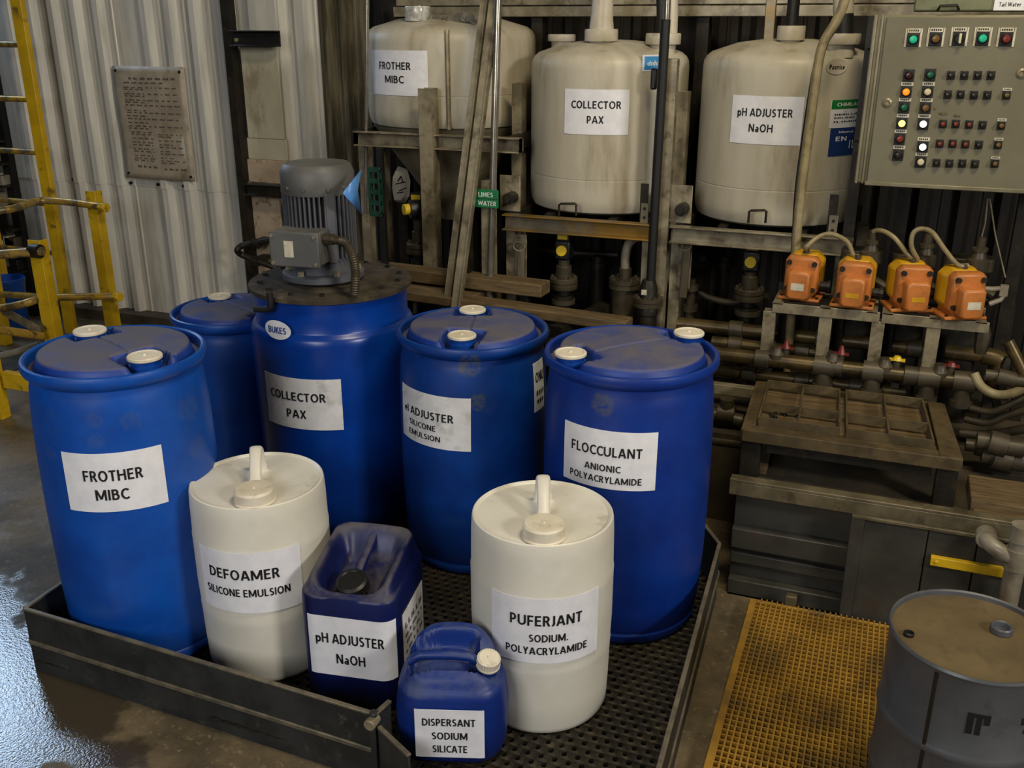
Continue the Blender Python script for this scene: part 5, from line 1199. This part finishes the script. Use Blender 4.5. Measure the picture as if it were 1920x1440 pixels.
def pump(label, px, py, rot, badge):
    p = S(px, py, zs_); t = thing('dosing_pump', label, 'pump', (p.x, p.y, zs_), rot, 'orange dosing pumps'); K = .95
    part('foot_plate', MB().box(-.088*K, .088*K, -.045, .10, .001, .014), M_ORANGE, t, True, bevel=.004)
    for x in (-.075, .075):
        part('foot_bolt', MB().cyl((x*K, -.03, .013), (x*K, -.03, .02), .007, 8), M_DSTEEL, t, True)
    def sq(hw, z0, z1, y, ch): return [(-hw+ch, y, z0), (hw-ch, y, z0), (hw, y, z0+ch), (hw, y, z1-ch), (hw-ch, y, z1), (-hw+ch, y, z1), (-hw, y, z1-ch), (-hw, y, z0+ch)]
    def loft(secs):
        mb = MB(); n = 8
        vs = [q for s in secs for q in s]; m = len(secs)
        fs = [(i*n+k, i*n+(k+1) % n, (i+1)*n+(k+1) % n, (i+1)*n+k) for i in range(m-1) for k in range(n)]
        fs += [tuple(range(n-1, -1, -1)), tuple(range((m-1)*n, m*n))]; return mb.add(vs, fs)
    part('rear_body', loft([sq(.066, .03, .185, .012, .022), sq(.074, .022, .192, .04, .03), sq(.074, .022, .192, .085, .03), sq(.06, .035, .18, .11, .03)]), M_PYEL, t, True, bevel=.006, label='yellow rear half of the housing')
    part('housing', loft([sq(.060, .03, .176, -.035, .014), sq(.068, .02, .184, -.022, .018), sq(.068, .02, .184, .012, .018)]), M_ORANGE, t, True, bevel=.005)
    part('pedestal', MB().box(-.05, .05, -.03, .09, .012, .035), M_ORANGE, t, True)
    nb = part('front_cover', loft([sq(.040, .018, .128, -.088, .012), sq(.046, .014, .134, -.076, .012), sq(.047, .012, .136, -.03, .012)]), M_ORANGE, t, True, bevel=.006)
    part('rating_plate', MB().box(-.026, .026, -.0895, -.0885, .055, .085 if badge else .075), M_LEGEND if badge else M_PYEL, nb, True)
    for x, z in ((-.05, .158), (.05, .158), (-.052, .05), (.052, .05)):
        part('corner_screw', MB().cyl((x, -.03, z), (x, -.046, z), .0105, 12), M_DSTEEL, t, True)
    part('side_port', MB().cyl((.07, .03, .06), (.098, .03, .06), .017, 10).cyl((.098, .03, .06), (.112, .03, .06), .022, 8), M_DSTEEL, t, True)
    part('cable_gland', MB().cyl((.0, .03, .185), (.0, .03, .205), .013, 10), M_GREYPIPE, t, True)
    return p
pp = [pump('leftmost of the four orange dosing pumps', 1500, 560, radians(-6), True), pump('second from the left of the four orange dosing pumps, its cover worn', 1597, 574, radians(-2), False),
      pump('third from the left of the four orange dosing pumps', 1703, 581, radians(18), False), pump('rightmost of the four orange dosing pumps with a white plate', 1800, 595, radians(24), True)]
# canisters and fittings behind the pumps
for i, (x0, x1, y0, lab) in enumerate(((1577, 1657, 468, 'left'), (1674, 1758, 475, 'middle'), (1770, 1868, 482, 'right'))):
    v = 4.24; a, b = PV(x0, y0, v), PV(x1, y0, v); c_ = (a.x+b.x)/2
    t = thing('filter_canister', '%s grey filter canister behind the orange pumps' % lab, 'canister', (c_, v+.05, ZP), 0, 'grey canisters behind the pumps')
    hw = (b.x-a.x)/2
    part('housing', MB().prism([(c_+x, v+.055+y) for x, y in rrect(hw*.9, .05, .03, 4)], ZP, a.z-.05), M_DSTEEL, t)
    part('cover', MB().prism([(c_+x, v+.055+y) for x, y in rrect(hw, .056, .03, 4)], a.z-.055, a.z), M_GREYPIPE, t, bevel=.006)
    fx = PV((1632, 1735, 1835)[i], 480, 4.19)
    q = part('fitting', MB().lathe([(.038, a.z-.14), (.038, a.z-.03), (.042, a.z-.028), (.042, a.z+.012), (.030, a.z+.02), (.024, a.z+.045), (.03, a.z+.047), (.03, a.z+.06), (.018, a.z+.065), (.018, a.z+.10), (.010, a.z+.105), (0, a.z+.105)], (fx.x, 4.18, 0), 16), M_GREYPIPE, t)
    part('side_nut', MB().cyl((fx.x+.03, 4.17, a.z-.1), (fx.x+.075, 4.16, a.z-.12), .016, 8), M_GREYPIPE, t)
G = 'pale hoses between the orange pumps'
pz = lambda p, dx=0: (p.x+dx, p.y+.03, zs_+.2)
def hose(lab, pts, m=M_CREAM): return solo('pump_hose', MB().tube(curve(pts, 8), .0095, 10), m, lab, 'hose', G)
hose('pale hose arching from the leftmost to the second orange pump', [pz(pp[0]), PV(1512, 463, 4.08), PV(1535, 444, 4.1), PV(1560, 439, 4.1), PV(1588, 453, 4.1), PV(1600, 478, 4.1), pz(pp[1])])
hose('hose from the left canister fitting to the third orange pump', [PV(1634, 447, 4.18), PV(1638, 434, 4.17), PV(1655, 433, 4.15), PV(1678, 447, 4.12), PV(1700, 475, 4.1), pz(pp[2], -.008)])
hose('pale looping hose from the third to the rightmost orange pump', [pz(pp[2], .008), PV(1709, 462, 4.08), PV(1712, 438, 4.08), PV(1727, 429, 4.08), PV(1748, 436, 4.08), PV(1770, 466, 4.08), PV(1795, 496, 4.06), pz(pp[3])])
lv = [PV(1838, 541, 4.06), PV(1862, 542, 4.06), PV(1882, 540, 4.06), PV(1885, 550, 4.06), PV(1876, 562, 4.06), PV(1855, 570, 4.06)]
hl = solo('handle_loop', MB().tube(lv, .010, 10).box(lv[2].x-.012, lv[2].x+.016, 4.05, 4.07, lv[2].z-.03, lv[2].z+.012).cyl((lv[0].x-.03, 4.06, lv[0].z), (lv[0].x, 4.06, lv[0].z), .014, 10), M_PVC, 'grey loop handle right of the rightmost orange pump', 'handle')
# valves and fittings along the manifold
def small_valve(label, px, v, zt, m, h=.07):
    p = PV(px, 690, v); t = thing('small_valve', label, 'valve', (p.x, v, zt), 0, 'small valves on the third pipe')
    part('stem', MB().cyl((p.x, v, zt), (p.x, v, zt+.035), .014, 12), M_GREYPIPE, t)
    part('handle', MB().lathe([(.008, .03), (.02, .035), (.012, .05), (.006, h), (0, h)], (p.x, v, zt), 8).bar((p.x-.03, v, zt+.035), (p.x+.03, v, zt+.035), .014, .01), m, t)
small_valve('left small red valve on the third pipe', 1470, 4.0, z3+.025, M_RED); small_valve('second small red valve on the third pipe', 1574, 4.0, z3+.025, M_RED)
small_valve('small yellow valve on the third pipe', 1680, 4.0, z3+.025, M_KNOB, .05); small_valve('rightmost red valve near the end of the third pipe', 1783, 4.0, z3+.025, M_RED, .05)
G = 'grey fittings on the third pipe'
for px, lab in ((1545, 'grey tee fitting under the left pump shelf'), (1638, 'grey tee fitting between the two pump shelves'), (1745, 'grey tee fitting under the right pump shelf'), (1812, 'grey tee fitting at the right end of the third pipe')):
    p = PV(px, 690, 4.0); solo('tee_fitting', MB().cyl((p.x-.04, 4.0, z3), (p.x+.04, 4.0, z3), .043, 18).cyl((p.x, 4.0, z3-.09), (p.x, 4.0, z3), .034, 16).cyl((p.x, 4.0, z3-.10), (p.x, 4.0, z3-.075), .042, 16), M_GREYPIPE, lab, 'pipe fitting', G)
ub = PV(1855, 660, 4.25); zu = PV(1270, 606, 4.25).z
solo('pipe_bend', MB().tube(curve([(ub.x-.02, 4.25, zu), (ub.x+.04, 4.245, zu-.01), (ub.x+.055, 4.24, zu-.05), (ub.x+.05, 4.235, zu-.12)], 6), .037, 16), M_BRASS, 'pipe bend at the right end of the upper grimy pipe', 'pipe fitting')
for k, (px, py, lab) in enumerate(((1842, 635, 'grey union nut right of the pump shelf'), (1890, 692, 'grey union nut beside the hose loop at the right edge'))):
    p = PV(px, py, 4.05); solo('union_nut', MB().tube([p+Vector((0, 0, .05)), p+Vector((0, 0, .02)), p-Vector((0, 0, .02)), p-Vector((0, 0, .06))], [.02, .03, .028, .022], 8), M_GREYPIPE, lab, 'pipe fitting', 'grey union nuts')
G = 'drooping hoses at the right edge'
for lab, pts, r, m in (('dark hose loop drooping under the right edge of the manifold', [(1826, 700, 3.98), (1840, 725, 3.96), (1870, 740, 3.94), (1905, 735, 3.92), (1935, 715, 3.92)], .018, M_CREAM),
                       ('thin dark hose below the hose loop', [(1820, 765, 3.98), (1860, 772, 3.95), (1900, 755, 3.93), (1940, 735, 3.92)], .013, M_HOSE),
                       ('lower dark hose below the hose loop', [(1810, 785, 4.0), (1850, 792, 3.97), (1890, 778, 3.95), (1940, 765, 3.92)], .016, M_HOSE),
                       ('lowest dark hose behind the cell table', [(1800, 812, 4.0), (1850, 815, 3.98), (1900, 808, 3.95), (1940, 800, 3.92)], .018, M_HOSE),
                       ('tan pipe slanting down at the right edge', [(1890, 640, 4.0), (1915, 690, 3.98), (1935, 740, 3.96)], .022, M_BRASS)):
    pipe('hose', lab, pts, r, m, 'hose', G, sm=5)
G = 'grimy fittings on the bench right of the cell table'
for k, (px, py, r) in enumerate(((1870, 830, .045), (1880, 860, .05), (1905, 845, .04), (1850, 850, .035), (1890, 720, .03))):
    p = PV(px, py, 3.72); lab = ('round grimy coupling', 'large grimy coupling', 'grimy coupling at the right edge', 'small grimy coupling', 'grimy coupling up by the hoses')[k]
    z = p.z if k == 4 else max(p.z, ZP+r)
    solo('coupling', MB().tube([(p.x-.07, 3.72+k*.02, z), (p.x-.03, 3.72+k*.02, z), (p.x-.03, 3.72+k*.02, z), (p.x+.03, 3.72+k*.02, z-.01), (p.x+.03, 3.72+k*.02, z-.01), (p.x+.09, 3.72+k*.02, z-.01)], [r*.7, r*.7, r, r, r*.75, r*.75], 14), M_GREYPIPE, lab+' on the bench right of the cell table' if k != 4 else lab, 'pipe fitting', G)
G = 'pipes low behind the left end of the bench'
for lab, pts, r, m in (('pale fitting pipe just right of the FLOCCULANT drum', [(1330, 775, 3.85), (1392, 790, 3.85)], .030, M_GREYPIPE), ('lower pale pipe just right of the FLOCCULANT drum', [(1325, 822, 3.8), (1400, 832, 3.8)], .026, M_GREYPIPE)):
    o = pipe('low_pipe', lab, pts, r, m, 'pipe', G)
p = PV(1362, 772, 3.85)
solo('pipe_tee', MB().cyl((p.x-.035, 3.85, p.z-.01), (p.x+.035, 3.85, p.z-.01), .042, 16).cyl((p.x, 3.85, p.z-.01), (p.x, 3.85, p.z+.06), .032, 14), M_GREYPIPE, 'pale tee fitting just right of the FLOCCULANT drum', 'pipe fitting')
# props under the cabinet: slim support post and wires
a = PV(1900, 360, 4.12); b = PV(1868, 600, 4.12)
solo('support_post', MB().bar((PV(1885, 500, 4.3).x+.03, 4.3, ZP), (PV(1885, 500, 4.3).x+.03, 4.3, 3.0), .05, .05, up=(0, 1, 0)), M_DSTEEL, 'dark upright post under the right end of the cabinet', 'post')
pipe('thin_wire', 'left thin wire hanging from under the cabinet', [(1852, 372, 4.16), (1847, 420, 4.17), (1840, 446, 4.18)], .003, M_STEEL, 'wire', 'wires under the cabinet', 8)
pipe('thin_wire', 'right thin wire hanging from under the cabinet', [(1856, 372, 4.16), (1866, 440, 4.17), (1885, 520, 4.18)], .003, M_STEEL, 'wire', 'wires under the cabinet', 8)

# ================================================================== CONTROL CABINET
VC = 4.05
tl, bl_ = PV(1666, 28, VC), PV(1618, 344, VC)
cab = thing('control_cabinet', 'grey green control cabinet covered with push buttons', 'cabinet', ((tl.x+.62)/2, VC, bl_.z))
cu0, cu1, cz0, cz1 = (tl.x+bl_.x)/2-.042, .66, bl_.z, tl.z
part('body', MB().box(cu0, cu1, VC+.006, VC+.22, cz0, cz1), M_CABEDGE, cab, bevel=.006)
dr = part('door', MB().box(cu0+.045, cu1-.01, VC-.014, VC+.006, cz0+.004, cz1-.006), M_CAB, cab, bevel=.004)
part('side_flange', MB().box(cu0+.002, cu0+.014, VC-.01, VC+.006, cz0, cz1).box(cu0+.026, cu0+.036, VC-.008, VC+.006, cz0, cz1), M_CABEDGE, cab, bevel=.003)
part('bottom_edge', MB().box(cu0+.04, cu1, VC-.020, VC+.0, cz0-.004, cz0+.012), M_CABEDGE, cab, bevel=.003)
for u in (cu0-.03, .6):
    part('stand_post', MB().box(u, u+.045, VC+.31, VC+.355, ZP, 2.02), M_DSTEEL, cab); [part('stand_bracket', MB().box(u+.004, u+.041, VC+.215, VC+.315, zz, zz+.04), M_DSTEEL, cab) for zz in (1.5, 1.9)]
M_CORR = mat('corroded_patch', (64, 58, 42), (88, 80, 58), 30, .8, dirt=(104, 96, 72), dsc=40)
def button(px, py, kind, lm, legend=True, big=False):
    p = PV(px, py, VC-.014); s = .0235 if kind == 'lamp' else .0165
    if big: s = .026
    b_ = part('button', MB().box(p.x-s*.82, p.x+s*.82, VC-.022, VC-.0135, p.z-s*.9, p.z+s*.9), M_BLACK, dr, bevel=.0015)
    if legend:
        lz = p.z+s*.9; e = s*.9
        mb = MB().box(p.x-e, p.x+e, VC-.0165, VC-.0135, lz, lz+s*.55)
        if big: mb.box(p.x-s*1.1, p.x-s*.84, VC-.0165, VC-.0135, p.z-s, lz+s*.55).box(p.x+s*.84, p.x+s*1.1, VC-.0165, VC-.0135, p.z-s, lz+s*.55)
        for k in range(5):
            x = p.x-e*.75+e*.3*k; mb2_ = None
        part('legend_plate', mb, M_LEGEND, dr)
        ink = MB()
        for k in range(5):
            x = p.x-e*.75+e*.31*k; ink.box(x, x+e*.2, VC-.0172, VC-.0164, lz+s*.16, lz+s*.40)
        INK.append(ink)
    r = s*.62
    part('bezel', MB().lathe([(r*1.12, 0), (r*1.12, .008), (r*.9, .011), (r*.86, .007), (0, .007)], n=16, M=Matrix.Translation((p.x, VC-.022, p.z)) @ Matrix.Rotation(pi/2, 4, 'X')), M_DSTEEL if kind == 'push' else M_BLACK, b_)
    if kind == 'switch':
        part('switch_knob', MB().cbox((p.x+.003, VC-.036, p.z), .009, .018, s*1.3), lm, b_, bevel=.002)
    else:
        part('lens', MB().lathe([(r*.86, .006), (r*.84, .012), (r*.6, .0155), (0, .0165)], n=16, M=Matrix.Translation((p.x, VC-.022, p.z)) @ Matrix.Rotation(pi/2, 4, 'X')), lm, b_)
INK = []
for px, py, k, m in ((1712, 74, 'lamp', M_LG), (1754, 73, 'lamp', M_LBROWN), (1798, 72, 'switch', M_LCREAM), (1842, 72, 'lamp', M_LG), (1886, 73, 'lamp', M_LRED)): button(px, py, k, m, True, True)
for px, py, k, m, lg in ((1704, 141, 'lamp', M_LDRED, False), (1744, 140, 'lamp', M_LGREEN, False), (1699, 172, 'lamp', M_LO, True), (1739, 172, 'lamp', M_LCREAM, True), (1695, 201, 'lamp', M_LGREEN, True), (1735, 202, 'lamp', M_LBROWN, True),
                         (1691, 231, 'lamp', M_LY, True), (1731, 232, 'lamp', M_LW, True), (1687, 260, 'lamp', M_LRED, True), (1730, 275, 'lamp', M_LW, True), (1684, 290, 'lamp', M_LDARK, True), (1726, 303, 'lamp', M_LCREAM, True)): button(px, py, k, m, lg)
for row, ms in ((((1783, 141), (1808, 141), (1833, 141), (1858, 141)), M_LDARK), (((1777, 177), (1801, 177), (1826, 178), (1851, 178)), M_LDARK), (((1756, 305), (1780, 306), (1804, 306), (1828, 307)), M_LDARK)):
    for px, py in row: button(px, py, 'push', ms, False)
for px, py, m in ((1768, 232, M_LRED), (1792, 232, M_LRED), (1817, 233, M_LRED), (1842, 234, M_LDARK), (1762, 269, M_LRED), (1786, 269, M_LRED), (1810, 270, M_LRED), (1835, 271, M_LDARK)): button(px, py, 'push', m, False)
for px, py in ((1887, 178), (1877, 235), (1871, 271), (1865, 306)): button(px, py, 'push', M_LBROWN, True)
allk = MB()
for k in INK: allk.add(k.v, k.f)
part('legend_print', allk, M_INK, dr, kind='stuff')
for px, py in ((1664, 192), (1916, 137)):
    p = PV(px, py, VC-.014); part('door_lock', MB().lathe([(.016, 0), (.016, .006), (.009, .009), (.009, .004), (0, .004)], n=18, M=Matrix.Translation((p.x, VC-.014, p.z)) @ Matrix.Rotation(pi/2, 4, 'X')), M_STEEL, dr)
for px, py, wv, hv in ((1768, 213, .018, .008), (1753, 203, .008, .008), (1794, 217, .014, .007)):
    p = PV(px, py, VC-.0142); part('burn_mark', MB().lathe([(wv, 0), (wv*.8, .0012), (0, .0016)], n=9, M=Matrix.Translation((p.x, VC-.0138, p.z)) @ Matrix.Rotation(pi/2, 4, 'X') @ Matrix.Scale(hv/wv, 4, (0, 1, 0))), M_CORR, dr)
# cabinet above
p = PV(1712, 25, VC)
up2 = thing('upper_cabinet', 'olive green cabinet hanging above the push button cabinet', 'cabinet', (.3, VC, cz1+.012))
part('body', MB().box(p.x, .7, VC+.01, VC+.24, cz1+.012, cz1+.5), mat('olive_paint', (112, 116, 84), (98, 102, 74), 4, .5, dirt=(70, 66, 46), dsc=7, damt=.5), up2, bevel=.006)
part('hanger', MB().box(.3, .36, VC+.18, VC+.24, cz1+.49, 5.6), M_DSTEEL, up2)
q = PV(1775, 20, VC); part('door_handle', MB().tube([(q.x-.03, VC+.012, cz1+.015), (q.x-.024, VC-.012, cz1+.03), (q.x+.03, VC-.012, cz1+.032), (q.x+.04, VC+.012, cz1+.018)], .005, 8), M_BLACK, up2)
q = PV(1895, 17, VC); nt_ = part('note', MB().box(q.x-.055, q.x+.09, VC+.002, VC+.009, cz1+.014, cz1+.052), M_PAPERDIRT, up2, label='small white paper note')
f = planemap((q.x-.004, VC+.0015, cz1+.034), (1, 0, 0), (0, 0, 1)); V, F = text_geo([('Tail Water', 0, 0, .07, .014)])
part('lettering', MB().add([f(x, y, 0) for x, y in V], F), M_INK, nt_, kind='stuff')

# ================================================================== PLAQUE ON THE CORRUGATED WALL
q4 = [PV(213, 123, VW-.045), PV(346, 126, VW-.045), PV(362, 340, VW-.045), PV(233, 332, VW-.045)]
x0, x1, z0, z1 = (q4[0].x+q4[3].x)/2, (q4[1].x+q4[2].x)/2, (q4[2].z+q4[3].z)/2, (q4[0].z+q4[1].z)/2
pq = thing('wall_plaque', 'weathered metal notice sheet with rows of small print on the corrugated wall', 'sign', ((x0+x1)/2, VW-.045, z0))
wd, ht = x1-x0, z1-z0; mc = Vector(((x0+x1)/2, VW-.045, (z0+z1)/2))
def pf(x, y, l): return mc+Vector((x, -l-.006*sin(x*9+1)-.004*sin(y*11), y))
mb = MB().grid(lambda s, t: pf((s-.5)*wd, (t-.5)*ht, 0), 14, 20); mb.v = list(mb.v)
o = part('sheet', mb, M_PLAQUE, pq); so = o.modifiers.new('t', 'SOLIDIFY'); so.thickness = .003; so.offset = 1
pr_ = MB(); rows = []
random.seed(3)
def words(x0_, x1_, y, hh):
    x = x0_
    while x < x1_-.01:
        l = random.uniform(.02, .055); l = min(l, x1_-x)
        n = max(1, int(l/.011))
        for k in range(n):
            a = x+k*.011; hk = hh*random.uniform(.65, 1)
            c_ = [pf(a, y, .0045), pf(a+.0085, y, .0045), pf(a+.0085, y+hk, .0045), pf(a, y+hk, .0045)]
            pr_.add(c_, [(0, 1, 2, 3)])
        x += l+.012
W2 = wd/2
words(-W2*.55, W2*.85, ht*.385, .016); words(-W2*.7, W2*.5, ht*.35, .011)
ys_ = [.31, .293, .255, .235, .20, .18, .155, .11, .09, .06, .035, 0, -.03, -.052]
for i, y in enumerate(ys_): words(-W2*.72, W2*(.85 if i % 2 == 0 else -.1), ht*y, .010)
for i, y in enumerate((-.085, -.105, -.14, -.175, -.2, -.235, -.258, -.295, -.32, -.34)):
    words(-W2*.68, -W2*.02, ht*y, .009); words(W2*.12, W2*(.82 if i % 2 == 0 else .5), ht*(y-.012), .009)
words(-W2*.6, W2*.05, -ht*.40, .016); words(W2*.2, W2*.85, -ht*.41, .014)
part('print', pr_, mat('plaque_print', (74, 66, 54), rough=.7), pq, kind='stuff')
for sx_, sy_ in ((-1, 1), (1, 1), (-1, -1), (1, -1)):
    c_ = pf(sx_*(W2-.025), sy_*(ht/2-.03), 0); part('rivet', MB().cyl(c_, c_-Vector((0, .01, 0)), .009, 10), M_DSTEEL, pq)
# ================================================================== YELLOW LADDER AND RAILINGS AT THE LEFT
lf = S(135, 625, 0); lv_ = lf.y
ld = thing('wall_ladder', 'yellow steel ladder with worn rungs at the left edge', 'ladder', (lf.x-.25, lv_, 0))
def lx(py): return lf.x
part('side_rail', MB().bar((lf.x, lv_, 0), (lf.x, lv_, 3.0), .085, .04, up=(0, 1, 0)), M_YELLOW, ld, bevel=.004)
part('side_rail', MB().bar((lf.x-.55, lv_, 0), (lf.x-.55, lv_, 3.0), .085, .04, up=(0, 1, 0)), M_YELLOW, ld, bevel=.004)
zr_ = [PV(25, y, lv_).z for y in (83, 183, 283)]
stp = (zr_[0]-zr_[2])/2; z = zr_[0]+2*stp
while z > .1:
    part('rung', MB().cyl((lf.x-.55, lv_, z), (lf.x, lv_, z), .019, 12), M_RAIL, ld); z -= stp
G = 'yellow railing posts'
def railpost(px, pyt, pyb, zb=0, w_=.07):
    pass
# guard rail: three posts and rails
gr2 = thing('guard_rail', 'yellow guard rail with worn round rails at the left edge', 'railing', (S(225, 690, 0).x-.3, S(225, 690, 0).y, 0))
v1_ = 4.62; P1 = PV(187, 360, v1_); P1x = PV(205, 500, v1_).x
P2v = 3.95; P2 = PV(76, 452, P2v); P2x = PV(98, 545, P2v).x
P4 = S(18, 790, 0); 
part('post', MB().angle((P1x-.03, v1_, 0), (P1x-.03, v1_, P1.z), .075, .06, .008, up=(0, 1, 0)), M_YELLOW, gr2, bevel=.002)
part('post', MB().angle((P2x-.035, P2v, 0), (P2x-.035, P2v, P2.z), .085, .06, .008, up=(0, 1, 0)), M_YELLOW, gr2, bevel=.002)
part('post', MB().angle((P4.x-.05, P4.y, 0), (P4.x-.05, P4.y, .55+.12), .085, .06, .008, up=(0, 1, 0)), M_YELLOW, gr2, bevel=.002)
part('post', MB().angle((PV(5, 560, 4.5).x-.05, 4.5, 0), (PV(5, 560, 4.5).x-.05, 4.5, .95), .08, .06, .008, up=(0, 1, 0)), M_YELLOW, gr2, bevel=.002)
a = PV(197, 388, v1_-.03); b = PV(85, 380, v1_-.03); c_ = PV(0, 396, v1_-.35)
part('rail', MB().tube(curve([(a.x, a.y, a.z), (b.x, b.y, a.z+.01), (c_.x, c_.y, a.z), (c_.x-.5, c_.y-.3, a.z)], 5), .023, 12), M_RAIL, gr2)
part('rail_end', MB().hexbolt((a.x-.03, v1_-.035, a.z), (1, -.25, 0), .03, .06), M_YELLOW, gr2, bevel=.004)
a = PV(222, 555, v1_-.03); b = PV(62, 540, v1_-.25)
part('rail', MB().tube([(a.x, a.y, a.z), (b.x, b.y, a.z+.0)], .023, 12), M_RAIL, gr2)
part('rail_end', MB().hexbolt((a.x-.02, v1_-.035, a.z), (1, -.25, 0), .03, .05), M_YELLOW, gr2, bevel=.004)
a = PV(62, 470, P2v-.02); b = PV(0, 484, P2v-.1)
part('rail', MB().tube([(a.x+.06, a.y+.01, a.z), (b.x, b.y, b.z+.02), (b.x-.4, b.y-.12, b.z)], .025, 12), M_RAIL, gr2)
part('rail_collar', MB().cyl((a.x-.01, a.y, a.z), (a.x+.05, a.y, a.z), .038, 14), M_DSTEEL, gr2)
a = PV(68, 562, P2v); b = PV(0, 578, P2v-.1)
part('rail', MB().tube(curve([PV(0, 552, 4.5), PV(60, 556, 4.3), a, b, b-Vector((.4, .1, .02))], 4), .022, 12), M_RAIL, gr2)
a = PV(78, 630, P2v-.05); b = PV(0, 618, P2v-.3)
part('rail', MB().tube([a, b, b-Vector((.4, .1, 0))], .023, 12), M_RAIL, gr2)
part('brace', MB().bar(PV(5, 582, P2v-.08), PV(78, 622, P2v-.05), .004, .05), M_STEEL, gr2)
p = S(34, 745, 0); part('toe_plate', MB().box(P4.x-.02, P4.x+.16, P4.y+.02, P4.y+.06, .18, .27), M_YELLOW, gr2, bevel=.003)
# machinery in the gap beyond the ladder
mg = thing('machinery_frame', 'dark frame of machinery in the gap beyond the yellow ladder', 'frame', (PV(10, 500, 5.1).x, 5.1, 0))
for px in (2, 42): 
    x = PV(px, 450, 5.12).x; part('post', MB().bar((x, 5.12, 0), (x, 5.12, 2.6), .07, .05, up=(0, 1, 0)), M_BLACKST, mg)
x0, x1 = PV(-60, 450, 5.1).x, PV(44, 450, 5.1).x
for k in range(9): part('shelf', MB().box(x0, x1, 5.02, 5.14, .18+.15*k, .195+.15*k), M_DSTEEL, mg)
random.seed(5)
for k in range(30):
    r_ = random.randint(0, 8); x = random.uniform(x0+.05, x1-.08); hh = random.uniform(.04, .11); ww = random.uniform(.04, .10)
    part('small_item', MB().box(x, x+ww, 5.03, 5.11, .196+.15*r_, .196+.15*r_+hh), random.choice((M_GALV, M_BLACKST, M_STEEL, M_GREYPIPE, M_PVC)), mg, bevel=.004)
p = S(72, 655, 0)
solo('small_blue_bucket', MB().lathe([(0, 0), (.1, 0), (.125, .36), (.13, .36), (.13, .38), (.11, .38), (.095, .03), (0, .03)], (p.x-.45, 4.75, 0), 28), M_BLUE, 'small blue bucket on the floor behind the yellow railing', 'bucket')
pipe('floor_hose', 'grey hose lying on the floor behind the yellow railing', [(-5, 668, 4.1), (30, 660, 4.12), (75, 645, 4.15)], .02, M_PVC, 'hose', sm=4)
p = S(40, 660, 0)
solo('floor_lump', MB().grid(lambda s, t: Vector((p.x-.5+s*.75, 3.9+t*.5, .006+.045*max(0, sin(pi*s)*sin(pi*t))*(1+.35*sin(9*s+5*t)))), 14, 10), M_FLOORC, 'low heap of grey slurry on the floor behind the yellow railing', 'heap')
